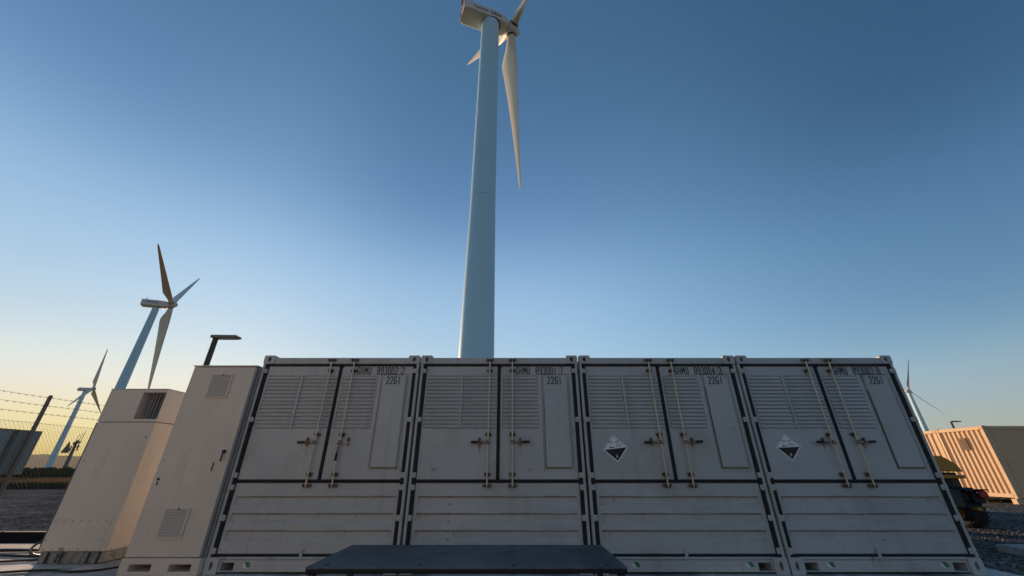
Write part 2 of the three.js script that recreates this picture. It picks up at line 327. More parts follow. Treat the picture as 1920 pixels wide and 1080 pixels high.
// ------------------------------------------------------------------ battery containers
const CW = 2.438, CH = 2.80, CL = 6.06, CF = 5.78;
const G = {};
{
  // corner casting, front face with an oval hole
  const sh = new THREE.Shape(); const w = 0.17, h = 0.125, r = 0.022;
  sh.moveTo(r, 0); sh.lineTo(w - r, 0); sh.quadraticCurveTo(w, 0, w, r); sh.lineTo(w, h - r); sh.quadraticCurveTo(w, h, w - r, h); sh.lineTo(r, h); sh.quadraticCurveTo(0, h, 0, h - r); sh.lineTo(0, r); sh.quadraticCurveTo(0, 0, r, 0);
  const hole = new THREE.Path(); hole.absellipse(w * 0.5, h * 0.5, 0.028, 0.042, 0, Math.PI * 2, true); sh.holes.push(hole);
  const fr = new THREE.ExtrudeGeometry(sh, { depth: 0.092, bevelEnabled: true, bevelSize: 0.003, bevelThickness: 0.003, bevelSegments: 1, curveSegments: 8 });
  fr.translate(0, 0, -0.09);
  G.casting = boxUV(fr); G.castIn = cb(0.004, w - 0.004, 0.004, h - 0.004, -0.168, -0.094, 0.003);
  const sh2 = new THREE.Shape(); const h2 = 0.175;
  sh2.moveTo(r, 0); sh2.lineTo(w - r, 0); sh2.quadraticCurveTo(w, 0, w, r); sh2.lineTo(w, h2 - r); sh2.quadraticCurveTo(w, h2, w - r, h2); sh2.lineTo(r, h2); sh2.quadraticCurveTo(0, h2, 0, h2 - r); sh2.lineTo(0, r); sh2.quadraticCurveTo(0, 0, r, 0);
  const hole2 = new THREE.Path(); hole2.absellipse(w * 0.5, h2 * 0.5, 0.026, 0.050, 0, Math.PI * 2, true); sh2.holes.push(hole2);
  const fr2 = new THREE.ExtrudeGeometry(sh2, { depth: 0.092, bevelEnabled: true, bevelSize: 0.003, bevelThickness: 0.003, bevelSegments: 1, curveSegments: 8 });
  fr2.translate(0, 0, -0.09);
  G.castingLow = boxUV(fr2); G.castInLow = cb(0.004, w - 0.004, 0.004, h2 - 0.004, -0.168, -0.094, 0.003);
  // pressed louvre blade: flush at its top, standing out at its lower lip
  const slat = (len) => {
    const p = [[0, 0.050, 0.001], [0, 0.024, 0.016], [0, 0.008, 0.022], [0, 0.004, 0.018], [0, 0.010, -0.006], [0, 0.050, -0.006]], q = [];
    for (let i = 0; i < p.length; i++) { const a = p[i], b = p[(i + 1) % p.length]; q.push([[0, a[1], a[2]], [0, b[1], b[2]], [len, b[1], b[2]], [len, a[1], a[2]]]); }
    q.push([p[0], p[5], p[4], p[3]].map((v) => [0, v[1], v[2]]), [p[0], p[3], p[2], p[1]].map((v) => [0, v[1], v[2]]));
    q.push([p[3], p[4], p[5], p[0]].map((v) => [len, v[1], v[2]]), [p[1], p[2], p[3], p[0]].map((v) => [len, v[1], v[2]]));
    return quads(q);
  };
  G.slatA = slat(0.505); G.slatB = slat(0.520);
  // locking gear
  G.bar = boxUV(cyl(0.0122, 0.0122, 1.76, 12)); G.bar.translate(0, 0, 0);
  G.guide = merge([cb(-0.045, 0.045, -0.020, 0.020, -0.020, 0.004, 0.006), boxUV(rod([0, -0.024, 0.012], [0, 0.024, 0.012], 0.025, 12)), boxUV(rod([-0.034, 0, 0], [-0.034, 0, 0.012], 0.009, 8)), boxUV(rod([0.034, 0, 0], [0.034, 0, 0.012], 0.009, 8))]);
  G.keeper = merge([cb(-0.060, 0.060, -0.012, 0.012, -0.020, 0.006, 0.005), cb(-0.052, -0.030, -0.022, 0.022, -0.01, 0.030, 0.005), cb(0.030, 0.052, -0.022, 0.022, -0.01, 0.030, 0.005), cb(-0.018, 0.022, -0.016, 0.016, -0.01, 0.036, 0.006)]);
  const arm = [cb(0.005, 0.150, -0.012, 0.012, -0.006, 0.006, 0.003), cb(-0.022, 0.028, -0.026, 0.026, -0.014, 0.016, 0.006)];
  G.arm = merge(arm);
  G.grip = cb(0.140, 0.245, -0.017, 0.017, -0.013, 0.013, 0.007);
  G.latch = merge([cb(-0.012, 0.012, -0.055, 0.060, -0.012, 0.004, 0.004), boxUV(rod([0, 0.046, 0], [0, 0.046, 0.026], 0.015, 10)), cb(-0.022, 0.022, -0.030, -0.012, -0.004, 0.020, 0.004), cb(-0.018, 0.018, 0.014, 0.028, -0.004, 0.022, 0.004)]);
  // hinge: knuckle on the post and a leaf on the door
  G.hinge = merge([cb(0.012, 0.090, -0.034, 0.034, -0.034, 0.008, 0.008), boxUV(rod([0.030, -0.040, 0.004], [0.030, 0.040, 0.004], 0.016, 10)), boxUV(rod([0.068, 0, 0.004], [0.068, 0, 0.014], 0.008, 8))]);
  // lower panel with three long pressed pockets
  G.lower = pocketSheet(0.088, CW - 0.088, 0.205, 1.024, -0.032, [[0.135, CW - 0.135, 0.353, 0.464], [0.135, CW - 0.135, 0.553, 0.658], [0.135, CW - 0.135, 0.754, 0.857]], 0.030, 0.020);
  G.doorL = pocketSheet(0.088, 1.200, 1.056, 2.648, -0.030, [[0.122, 1.188, 1.722, 2.492]], 0.016, 0.010);
  G.doorR = pocketSheet(1.240, CW - 0.088, 1.056, 2.648, -0.030, [[1.276, 1.815, 1.722, 2.492], [1.868, 2.300, 1.150, 2.520]], 0.016, 0.012);
  G.access = cb(1.905, 2.262, 1.207, 2.490, -0.048, -0.004, 0.012);
  G.mullion = cb(0.638, 0.668, 1.722, 2.495, -0.048, -0.010, 0.004);
}
// stencilled marking: strokes on a grid of 4 by 6
const STROKE = {
  G: [[3.6, 4.9, 3, 6, 1, 6, 0.3, 5, 0.3, 1, 1, 0, 3, 0, 3.7, 1, 3.7, 2.8, 2.2, 2.8]], H: [[0.3, 0, 0.3, 6], [3.7, 0, 3.7, 6], [0.3, 3, 3.7, 3]],
  M: [[0.2, 0, 0.2, 6, 2, 2.6, 3.8, 6, 3.8, 0]], U: [[0.3, 6, 0.3, 1, 1, 0, 3, 0, 3.7, 1, 3.7, 6]],
  8: [[1, 3.1, 0.3, 4, 0.3, 5.2, 1, 6, 3, 6, 3.7, 5.2, 3.7, 4, 3, 3.1, 1, 3.1, 0.2, 2.2, 0.2, 0.9, 1, 0, 3, 0, 3.8, 0.9, 3.8, 2.2, 3, 3.1]],
  9: [[0.5, 0.7, 1.1, 0, 3, 0, 3.7, 1, 3.7, 5, 3, 6, 1, 6, 0.3, 5, 0.3, 3.7, 1, 2.7, 3.6, 2.7]], 3: [[0.4, 5.2, 1, 6, 3, 6, 3.7, 5.2, 3.7, 4, 3, 3.1, 1.6, 3.1], [3, 3.1, 3.7, 2.2, 3.7, 0.9, 3, 0, 1, 0, 0.3, 0.9]],
  0: [[1, 0, 0.3, 1, 0.3, 5, 1, 6, 3, 6, 3.7, 5, 3.7, 1, 3, 0, 1, 0]], 1: [[2, 0, 2, 6]], 2: [[0.4, 5, 1.1, 6, 3, 6, 3.7, 5.1, 3.7, 3.9, 0.4, 0.5, 0.4, 0, 3.8, 0]],
  4: [[2.9, 0, 2.9, 6, 0.2, 1.7, 3.9, 1.7]], 7: [[0.2, 6, 3.7, 6, 1.5, 0]],
};
function marking(text, x, y, wTotal, h, stroke) {
  const n = text.length, adv = wTotal / n, sx = adv * 0.68 / 4, sy = h / 6, gs = [];
  [...text].forEach((ch, i) => {
    for (const line of STROKE[ch] || []) for (let k = 0; k + 3 < line.length; k += 2) {
      const ax = line[k] * sx, ay = line[k + 1] * sy, bx = line[k + 2] * sx, by = line[k + 3] * sy, L = Math.hypot(bx - ax, by - ay), g = new THREE.BoxGeometry(L + stroke * 0.8, stroke, 0.002);
      g.rotateZ(Math.atan2(by - ay, bx - ax)); g.translate(x + i * adv + (ax + bx) / 2, y + (ay + by) / 2, (k % 4) * 0.0002 + 0.0001 * (ch === 'H' && line[1] === 3)); gs.push(g);
    }
  });
  return merge(gs);
}
function placardTexture() {
  const c = document.createElement('canvas'); c.width = c.height = 512; const x = c.getContext('2d');
  x.fillStyle = '#f6f5f1'; x.fillRect(0, 0, 512, 512);
  x.save(); x.translate(256, 256);
  x.fillStyle = '#17110f'; x.beginPath(); x.moveTo(-226, 0); x.lineTo(226, 0); x.lineTo(0, 226); x.closePath(); x.fill();
  x.strokeStyle = '#8e8d88'; x.lineWidth = 3; x.beginPath(); x.moveTo(0, -232); x.lineTo(232, 0); x.lineTo(0, 232); x.lineTo(-232, 0); x.closePath(); x.stroke();
  x.fillStyle = '#211d1b'; x.strokeStyle = '#211d1b'; x.lineWidth = 7;
  x.fillRect(-128, -34, 110, 16);                                                   // plate being eaten
  x.beginPath(); x.moveTo(-100, -36); x.lineTo(-88, -58); x.lineTo(-76, -36); x.fill();
  for (const [a, b] of [[-96, -112], [-78, -96], [-84, -74]]) { x.beginPath(); x.arc(a, b, 6, 0, 7); x.fill(); }
  x.save(); x.translate(-70, -130); x.rotate(0.35); x.strokeRect(-40, -11, 76, 22); x.restore();   // tube pouring
  x.save(); x.translate(60, -128); x.rotate(-0.35); x.strokeRect(-40, -11, 76, 22); x.restore();
  x.beginPath(); x.moveTo(20, -60); x.quadraticCurveTo(60, -78, 130, -52); x.lineTo(128, -34); x.lineTo(26, -34); x.closePath(); x.stroke();   // hand
  for (const [a, b] of [[44, -104], [58, -90], [72, -76]]) { x.beginPath(); x.arc(a, b, 6, 0, 7); x.fill(); }
  x.fillStyle = '#d9d8d2'; x.font = 'bold 78px sans-serif'; x.textAlign = 'center'; x.fillText('8', 0, 172);
  x.restore();
  const t = new THREE.CanvasTexture(c); t.colorSpace = THREE.SRGBColorSpace; return t;
}
const placardMat = new THREE.MeshStandardMaterial({ map: placardTexture(), roughness: 0.5 });
const placardGeo = (() => {
  const h = 0.178, q = [[0, h], [-h, 0], [0, -h], [h, 0]], t = 0.004, pos = [], uv = [];
  const put = (p, z) => { pos.push(p[0], p[1], z); uv.push(0.5 + p[0] / h * 0.5, 0.5 + p[1] / h * 0.5); };
  for (const [a, b, c] of [[0, 1, 2], [0, 2, 3]]) { put(q[a], t); put(q[b], t); put(q[c], t); }
  for (let i = 0; i < 4; i++) { const a = q[i], b = q[(i + 1) % 4]; put(a, 0); put(b, 0); put(b, t); put(a, 0); put(b, t); put(a, t); }
  const g = new THREE.BufferGeometry(); g.setAttribute('position', new THREE.Float32BufferAttribute(pos, 3)); g.setAttribute('uv', new THREE.Float32BufferAttribute(uv, 2)); g.computeVertexNormals(); return g;
})();

function container(i, x0, number, label, opt = {}) {
  const P = M.paint[i], c = thing('battery_container', label, 'container', [x0, 0.009, -CF], 0, 'battery containers in a row');
  // frame
  part(c, 'top_rail', cb(0.155, CW - 0.155, 2.670, 2.768, -0.10, -0.002, 0.010), P);
  part(c, 'bottom_rail', merge([cb(0.362, CW - 0.362, 0.022, 0.150, -0.12, -0.012, 0.006), cb(0.172, 0.198, 0.022, 0.150, -0.12, -0.0125, 0.004), cb(CW - 0.198, CW - 0.172, 0.022, 0.150, -0.12, -0.0125, 0.004), cb(0.196, 0.364, 0.120, 0.1495, -0.12, -0.013, 0.003), cb(CW - 0.364, CW - 0.196, 0.120, 0.1495, -0.12, -0.013, 0.003), cb(0.196, 0.364, 0.0225, 0.032, -0.12, -0.013, 0.003), cb(CW - 0.364, CW - 0.196, 0.0225, 0.032, -0.12, -0.013, 0.003), cb(0.150, CW - 0.150, 0.152, 0.182, -0.12, 0.0, 0.008)]), P);
  for (const s of [0, 1]) {
    const a = s ? CW - 0.040 : 0.002, b = s ? CW - 0.002 : 0.040;
    part(c, 'corner_post', cb(a, b, 0.14, 2.70, -0.16, 0.0, 0.008), P);
    part(part(c, 'corner_casting', G.casting, P, [s ? CW - 0.171 : 0.001, CH - 0.126, 0.004]), 'casting_inside', G.castIn, P);
    part(part(c, 'corner_casting', G.castingLow, P, [s ? CW - 0.171 : 0.001, 0.0, 0.004]), 'casting_inside', G.castInLow, P);
    part(c, 'corner_casting', cb(0, 0.17, 0, 0.125, 0, 0.17, 0.01), P, [s ? CW - 0.171 : 0.001, CH - 0.126, -CL]);
    part(c, 'corner_casting', cb(0, 0.17, 0, 0.125, 0, 0.17, 0.01), P, [s ? CW - 0.171 : 0.001, 0, -CL]);
    const wall = corrugated(CL - 0.34, CH - 0.30, 21, 0.036); wall.rotateY(s ? Math.PI / 2 : -Math.PI / 2);
    part(c, 'side_wall', wall, P, s ? [CW - 0.02, 0.15, -0.17] : [0.02, 0.15, -CL + 0.17]);
    part(c, 'side_rail', cb(s ? CW - 0.07 : 0.01, s ? CW - 0.01 : 0.07, CH - 0.15, CH - 0.04, -CL + 0.172, -0.172, 0.008), P);
    part(c, 'side_rail', cb(s ? CW - 0.09 : 0.01, s ? CW - 0.01 : 0.09, 0.02, 0.16, -CL + 0.172, -0.172, 0.008), P);
    // fork pocket opening beside the casting
    const fx = s ? CW - 0.362 : 0.196; part(c, 'fork_pocket', merge([cb(fx, fx + 0.166, 0.121, 0.128, -1.2, -0.121, 0.001), cb(fx, fx + 0.166, 0.020, 0.031, -1.2, -0.121, 0.001), cb(fx, fx + 0.006, 0.032, 0.120, -1.2, -0.121, 0.001), cb(fx + 0.160, fx + 0.166, 0.032, 0.120, -1.2, -0.121, 0.001), cb(fx, fx + 0.166, 0.02, 0.128, -1.21, -1.201, 0.001)]), P);
  }
  part(c, 'roof', cb(0.06, CW - 0.06, CH - 0.075, CH - 0.045, -CL + 0.05, -0.06, 0.01), P);
  part(c, 'floor', cb(0.06, CW - 0.06, 0.10, 0.16, -CL + 0.05, -0.13, 0.01), M.dark);
  part(c, 'rear_wall', cb(0.05, CW - 0.05, 0.12, CH - 0.13, -CL + 0.02, -CL + 0.06, 0.01), P);
  // black rubber seals round the doors
  const z0 = -0.10, z1 = -0.034;
  part(c, 'seal', merge([cb(0.036, CW - 0.036, 2.636, 2.674, z0, -0.016, 0.006), cb(0.037, CW - 0.037, 1.018, 1.062, z0, -0.018, 0.006), cb(0.036, CW - 0.036, 0.180, 0.212, z0, -0.014, 0.006),
    cb(0.038, 0.094, 0.205, 2.65, z0, -0.012, 0.006), cb(CW - 0.094, CW - 0.038, 0.205, 2.65, z0, -0.012, 0.006), cb(1.196, 1.244, 1.06, 2.65, z0, -0.014, 0.008), cb(1.19, 1.262, 2.615, 2.682, z0, z1 + 0.020, 0.012)]), M.gasket);
  part(c, 'inner_lining', cb(0.05, CW - 0.05, 0.16, 2.70, -0.14, -0.102, 0.004), P);
  // doors
  const dl = part(c, 'door', G.doorL, P), dr = part(c, 'door', G.doorR, P);
  part(dl, 'mullion', G.mullion, P);
  for (let k = 0; k < 14; k++) {
    const y = 1.730 + k * 0.0542;
    part(dl, 'louvre_slat', G.slatA, P, [0.128, y, -0.044]); part(dl, 'louvre_slat', G.slatB, P, [0.669, y, -0.044]); part(dr, 'louvre_slat', G.slatB, P, [1.288, y, -0.044]);
  }
  const ap = part(dr, 'access_panel', G.access, P);
  part(ap, 'rusty_seam', merge([cb(1.900, 2.267, 1.2005, 1.2065, -0.047, -0.022, 0.002), cb(1.8985, 1.9045, 1.2005, 2.1 + rr(0, 0.3), -0.047, -0.030, 0.002)]), M.rustEdge);
  part(c, 'lower_panel', G.lower, P);
  // rust bleeding from the upper folds of the pressed pockets
  for (const y of [0.464, 0.658, 0.857]) {
    let x = 0.14; while (x < CW - 0.15) { const l = rr(0.2, 0.6), e = Math.min(CW - 0.14, x + l); if (rnd() < 0.72) part(c, 'rust_line', quads([[[x, y - 0.002, -0.0312], [e - 0.02, y - 0.002, -0.0312], [e - 0.02, y + rr(0.001, 0.005), -0.0312], [x, y + rr(0.001, 0.005), -0.0312]]]), M.rustEdge); x = e; }
  }
  // hinges on both posts
  for (const y of [2.56, 1.845, 1.115, 0.965, 0.607, 0.245]) {
    part(c, 'hinge', G.hinge, M.fitPaint, [0, y, 0]);
    const h = part(c, 'hinge', G.hinge, M.fitPaint, [CW, y, 0]); h.rotation.z = Math.PI;
  }
  // two locking bars
  for (const [bx, dir, hang] of [[1.070, -1, false], [1.418, 1, !!opt.hang]]) {
    const b = part(c, 'locking_bar', G.bar, M.bar, [bx + rr(-0.012, 0.012), 1.855, 0.020]);
    for (const y of [2.565, 1.64, 1.125]) part(b, 'bar_guide', G.guide, M.fit, [0, y - 1.855, -0.030]);
    part(b, 'bar_keeper', G.keeper, M.fit, [0, 2.725 - 1.855, -0.010]); part(b, 'bar_keeper', G.keeper, M.fit, [0, 0.985 - 1.855, -0.032]);
    const a = part(b, 'handle', G.arm, M.rust, [0, 1.537 - 1.855, 0.010]); const gp = part(b, 'handle_grip', G.grip, M.grip, [0, 1.537 - 1.855, 0.010]);
    const turn = hang ? -1.62 : dir < 0 ? Math.PI + rr(-0.05, 0.03) : rr(-0.03, 0.07); a.rotation.z = turn; gp.rotation.z = turn;
    part(c, 'latch', G.latch, M.rust, [bx + dir * 0.118, 1.537, -0.018]);
  }
  // markings
  part(dr, 'lettering', marking('GHMU', 1.482, 2.514, 0.232, 0.106, 0.0130), M.ink, [0, 0, -0.029]);
  part(dr, 'lettering', marking(number.slice(0, 6), 1.790, 2.514, 0.336, 0.106, 0.0130), M.ink, [0, 0, -0.029]);
  part(dr, 'lettering', marking(number[6], 2.170, 2.514, 0.056, 0.106, 0.0130), M.ink, [0, 0, -0.029]);
  const bq = cb; part(dr, 'lettering_frame', merge([bq(2.152, 2.155, 2.505, 2.630, -0.0305, -0.0280, 0.0004)]), M.ink);
  part(ap, 'lettering', marking('22G1', 1.962, 2.362, 0.232, 0.106, 0.0130), M.ink, [0, 0, -0.003]);
  // door stop and the two green and white stickers on the sill
  part(c, 'door_stop', merge([cb(1.165, 1.205, 0.150, 0.270, -0.022, -0.002, 0.006), cb(1.172, 1.198, 0.152, 0.176, -0.004, 0.012, 0.004)]), M.fitPaint);
  for (const sx of [0.525, 1.965]) {
    const s = part(c, 'sticker', quads([[[sx - 0.062, 0.090, -0.0095], [sx - 0.012, 0.062, -0.0095], [sx + 0.010, 0.062, -0.0095], [sx - 0.034, 0.128, -0.0095]]]), M.white);
    part(s, 'green_half', quads([[[sx + 0.012, 0.072, -0.0092], [sx + 0.052, 0.078, -0.0092], [sx + 0.030, 0.128, -0.0092], [sx - 0.030, 0.128, -0.0092]]]), M.green);
  }
  return c;
}
const PITCH = 2.466, X0 = -3.885;
container(0, X0, '8930022', 'grey white battery container numbered 893002 2 beside the tall cream cabinet', { hang: true });
container(1, X0 + PITCH, '8930017', 'grey white battery container numbered 893001 7 behind the low dark table');
container(2, X0 + 2 * PITCH, '8930043', 'grey white battery container numbered 893004 3 with a diamond placard on its door');
container(3, X0 + 3 * PITCH, '8930038', 'grey white battery container numbered 893003 8 at the end by the yellow machine');
// row added behind the camera, unseen: its sunlit white fronts bounce warm fill forward
function bounceContainer(k, level) {
  const c = thing('added_bounce_container', level ? 'unseen white container added as an upper tier to bounce warm light' : 'unseen white container added on the ground behind the camera to bounce warm light', 'container', [-15.8 + k * 2.5 + CW, -0.008 + level * (CH + 0.006), 2.3], Math.PI, 'unseen containers added for bounce light'), P = M.whitePaint;
  part(c, 'door', pocketSheet(0.05, CW / 2 - 0.006, 0.18, 2.65, -0.03, [[0.15, CW / 2 - 0.1, 0.4, 1.0], [0.15, CW / 2 - 0.1, 1.15, 1.75], [0.15, CW / 2 - 0.1, 1.9, 2.5]], 0.03, 0.03), P);
  part(c, 'door', pocketSheet(CW / 2 + 0.006, CW - 0.05, 0.18, 2.65, -0.03, [[CW / 2 + 0.1, CW - 0.15, 0.4, 1.0], [CW / 2 + 0.1, CW - 0.15, 1.15, 1.75], [CW / 2 + 0.1, CW - 0.15, 1.9, 2.5]], 0.03, 0.03), P);
  for (const s of [0, 1]) {
    part(c, 'corner_post', cb(s ? CW - 0.046 : 0.002, s ? CW - 0.002 : 0.046, 0.12, 2.70, -0.16, 0, 0.008), P);
    part(c, 'corner_casting', G.casting, P, [s ? CW - 0.171 : 0.001, CH - 0.126, 0.004]); part(c, 'corner_casting', G.castingLow, P, [s ? CW - 0.171 : 0.001, 0, 0.004]);
    part(c, 'side_wall', cb(s ? CW - 0.05 : 0.01, s ? CW - 0.01 : 0.05, 0.0, CH - 0.06, -CL, -0.17, 0.01), P);
    part(c, 'locking_bar', boxUV(rod([CW / 2 + (s ? 0.3 : -0.3), 0.12, 0.01], [CW / 2 + (s ? 0.3 : -0.3), 2.70, 0.01], 0.014, 8)), M.bar);
  }
  part(c, 'top_rail', cb(0.155, CW - 0.155, 2.66, 2.785, -0.1, -0.002, 0.01), P); part(c, 'bottom_rail', cb(0.165, CW - 0.165, 0.02, 0.17, -0.12, -0.004, 0.008), P);
  part(c, 'roof', cb(0.052, CW - 0.052, CH - 0.075, CH - 0.045, -CL, -0.11, 0.01), P); part(c, 'rear_wall', cb(0.052, CW - 0.052, 0.02, CH - 0.08, -CL + 0.01, -CL + 0.04, 0.01), P);
}
for (let k = 0; k < 6; k++) bounceContainer(k, 0);
for (let k = 0; k < 5; k++) bounceContainer(k, 1);
for (const [x, y, lab, t] of [[X0 + 2 * PITCH + 0.43, 1.462, 'diamond hazard placard with brownish lower half, tilted on container 893004 3', 0.11], [X0 + 3 * PITCH + 0.44, 1.48, 'upright black and white diamond hazard placard on end container 893003 8', 0.04]]) {
  const p = single('hazard_placard', lab, 'placard', placardGeo, placardMat, [x, y, -CF - 0.0295], 'diamond hazard placards'); p.rotation.z = t;
}

// ------------------------------------------------------------------ tall cabinet beside the containers
{
  const c = thing('equipment_cabinet', 'tall plain cream equipment cabinet with two vents touching the containers', 'cabinet', [-4.40, 0.009, -5.70]);
  const a = -0.475, b = 0.497;
  part(c, 'cabinet_body', cb(a, b, 0.185, 2.60, -0.92, -0.030, 0.006), M.cream);
  part(c, 'door', cb(a + 0.004, b - 0.022, 0.190, 2.600, -0.028, 0.0, 0.008), M.cream);
  part(c, 'door_edge', cb(b - 0.020, b + 0.003, 0.186, 2.604, -0.060, -0.010, 0.005), M.steelGrey);
  part(c, 'roof_cap', cb(a - 0.008, b + 0.008, 2.606, 2.624, -0.93, 0.012, 0.004), M.cream);
  const pl = part(c, 'plinth', merge([cb(a - 0.012, b + 0.008, 0, 0.045, -0.92, 0.004, 0.006), cb(a - 0.012, b + 0.008, 0.118, 0.182, -0.92, 0.004, 0.006), cb(a - 0.012, -0.368, 0.043, 0.120, -0.60, 0.004, 0.002), cb(-0.088, 0.130, 0.043, 0.120, -0.60, 0.003, 0.002), cb(0.410, b + 0.008, 0.043, 0.120, -0.60, 0.004, 0.002)]), M.cream);
  part(pl, 'plinth_inside', cb(a + 0.01, b - 0.01, 0.046, 0.117, -0.90, -0.70, 0.002), M.cream);
  for (const [y0, y1] of [[2.135, 2.490], [0.380, 0.735]]) {
    const v = part(c, 'vent', merge([cb(-0.150, 0.180, y1 - 0.020, y1, 0, 0.018, 0.005), cb(-0.150, 0.180, y0, y0 + 0.022, 0, 0.018, 0.005), cb(-0.150, -0.128, y0 + 0.022, y1 - 0.020, 0, 0.018, 0.005), cb(0.150, 0.180, y0 + 0.022, y1 - 0.020, 0, 0.018, 0.005)]), M.cream);
    part(v, 'vent_backing', cb(-0.130, 0.152, y0 + 0.018, y1 - 0.018, 0.0, 0.003, 0.001), M.filter);
    const n = 17, p = (y1 - y0 - 0.042) / n;
    const sg = G.vs || (G.vs = (() => { const g = cb(-0.129, 0.151, -0.0068, 0.0068, -0.0035, 0.0035, 0.0015); g.rotateX(0.55); return g; })());
    for (let k = 0; k < n; k++) part(v, 'vent_slat', sg, M.slat, [0, y0 + 0.022 + (k + 0.5) * p, 0.009]);
    part(v, 'vent_clip', cb(0.020, 0.040, y1 - 0.030, y1 + 0.004, 0.018, 0.024, 0.003), M.blueTag);
  }
  part(c, 'paper_label', cb(0.265, 0.362, 1.352, 1.464, 0.0, 0.0025, 0.0008), M.label);
  part(c, 'lever_handle', merge([cb(0.372, 0.410, 1.392, 1.432, 0.0, 0.040, 0.008), cb(0.382, 0.402, 1.285, 1.405, 0.026, 0.046, 0.008)]), M.grip);
  part(c, 'lock_plate', merge([cb(0.276, 0.294, 1.165, 1.275, 0.0, 0.008, 0.003), cb(0.279, 0.291, 1.205, 1.225, 0.008, 0.013, 0.002)]), std([0.20, 0.07, 0.05], 0.6));
  part(c, 'door_latch', merge([cb(-0.408, -0.376, 1.052, 1.082, 0, 0.014, 0.006), cb(-0.398, -0.382, 0.992, 1.036, 0, 0.010, 0.004)]), M.grip);
}

// ------------------------------------------------------------------ cabinet with the cooling unit on top
{
  const c = thing('cooling_cabinet', 'cream cabinet with a dark open grille in its top unit, on a low steel plinth', 'cabinet', [-6.19, 0.009, -6.36]);
  const a = -0.48, b = 0.46, dz = -0.98;
  const body = part(c, 'cabinet_body', cb(a, b, 0.145, 1.868, dz, 0, 0.008), M.cream);
  // top unit with an opening on the front
  const g0 = 0.075, g1 = 0.452, h0 = 1.918, h1 = 2.335, t1 = 2.385;
  part(c, 'cooling_unit', merge([cb(a - 0.006, g0, 1.876, t1, -0.5, 0.004, 0.006), cb(g0 - 0.002, b + 0.004, 1.876, h0, -0.5, 0.0035, 0.004), cb(g0 - 0.002, b + 0.004, h1, t1 - 0.001, -0.5, 0.0035, 0.004), cb(a - 0.004, b + 0.0035, 1.877, t1 - 0.002, dz - 0.01, -0.498, 0.006), cb(g1, b + 0.0038, h0 - 0.002, h1 + 0.002, -0.5, 0.003, 0.002)]), M.cream);
  const gr = part(c, 'grille', cb(g0, g1, h0, h1, -0.497, -0.40, 0.002), M.steelGrey);
  part(gr, 'coil', merge([0, 1, 2, 3, 4].map((k) => cb(g0 + 0.01 + k * 0.036, g0 + 0.034 + k * 0.036, h0 + 0.01, h1 - 0.01, -0.40, -0.30, 0.004))), std([0.15, 0.09, 0.06], 0.6));
  for (const x of [0.215, 0.262, 0.318, 0.375]) part(gr, 'grille_bar', cb(x, x + 0.014, h0 + 0.001, h1 - 0.001, -0.06, -0.045, 0.003), M.steelGrey);
  part(gr, 'guard_pipe', boxUV(rod([0.30, h0 + 0.001, -0.09], [0.30, h1 - 0.001, -0.09], 0.018, 10)), M.creamDark);
  part(c, 'roof_cap', cb(a - 0.012, b + 0.010, t1 + 0.001, t1 + 0.012, dz - 0.014, 0.010, 0.004), M.cream);
  part(c, 'edge_trim', cb(a - 0.010, a - 0.002, 0.150, 1.866, -0.06, 0.004, 0.002), M.steelGrey);
  // riveted skirt
  part(c, 'skirt_panel', cb(a + 0.01, 0.375, 0.150, 0.535, 0.001, 0.005, 0.0015), M.cream);
  part(c, 'skirt_panel', cb(0.380, b - 0.004, 0.150, 0.535, 0.001, 0.006, 0.0015), M.cream);
  const rv = new THREE.SphereGeometry(0.0075, 8, 5);
  const rivet = (x, y, z = 0.006) => part(body, 'rivet', rv, M.creamDark, [x, y, z]);
  for (let k = 0; k < 7; k++) { rivet(-0.42 + k * 0.122, 0.515); rivet(-0.42 + k * 0.122, 0.172); }
  for (const y of [0.28, 0.40]) { rivet(-0.44, y); rivet(0.352, y); rivet(0.418, y - 0.03, 0.007); }
  for (let k = 0; k < 5; k++) { const r1 = rivet(b, 0.515, -0.08 - k * 0.2), r2 = rivet(b, 0.172, -0.08 - k * 0.2); r1.position.z = r2.position.z = -0.08 - k * 0.2; }
  part(c, 'keyhole', merge([cb(0.404, 0.414, 0.992, 1.004, 0, 0.004, 0.001), cb(0.396, 0.404, 1.05, 1.062, 0, 0.004, 0.001), cb(0.395, 0.415, 1.62, 1.66, 0, 0.006, 0.002)]), M.galv);
  // plinth: steel channel and blocks
  part(c, 'plinth', merge([cb(a + 0.005, b - 0.05, 0, 0.142, dz + 0.05, -0.045, 0.006), cb(b - 0.048, b, 0.012, 0.142, dz + 0.03, -0.008, 0.006)]), M.creamDark);
  for (const x of [-0.44, -0.30, 0.14, 0.28]) part(c, 'plinth_foot', (() => { const g = cb(0, 0.09, 0, 0.14, -0.042, -0.004, 0.006); return g; })(), M.galv, [x, 0, 0]);
  const br = part(c, 'slotted_bracket', merge([cb(-0.190, -0.178, 0.002, 0.190, 0.012, 0.018, 0.002), cb(-0.152, -0.140, 0.002, 0.190, 0.012, 0.018, 0.002), cb(-0.180, -0.150, 0.002, 0.020, 0.0122, 0.0178, 0.002), cb(-0.180, -0.150, 0.060, 0.078, 0.0122, 0.0178, 0.002), cb(-0.180, -0.150, 0.118, 0.136, 0.0122, 0.0178, 0.002), cb(-0.180, -0.150, 0.172, 0.1895, 0.0122, 0.0178, 0.002), cb(-0.140, -0.134, 0.002, 0.190, -0.02, 0.018, 0.002)]), M.galv);
  br.position.z = -0.004;
}

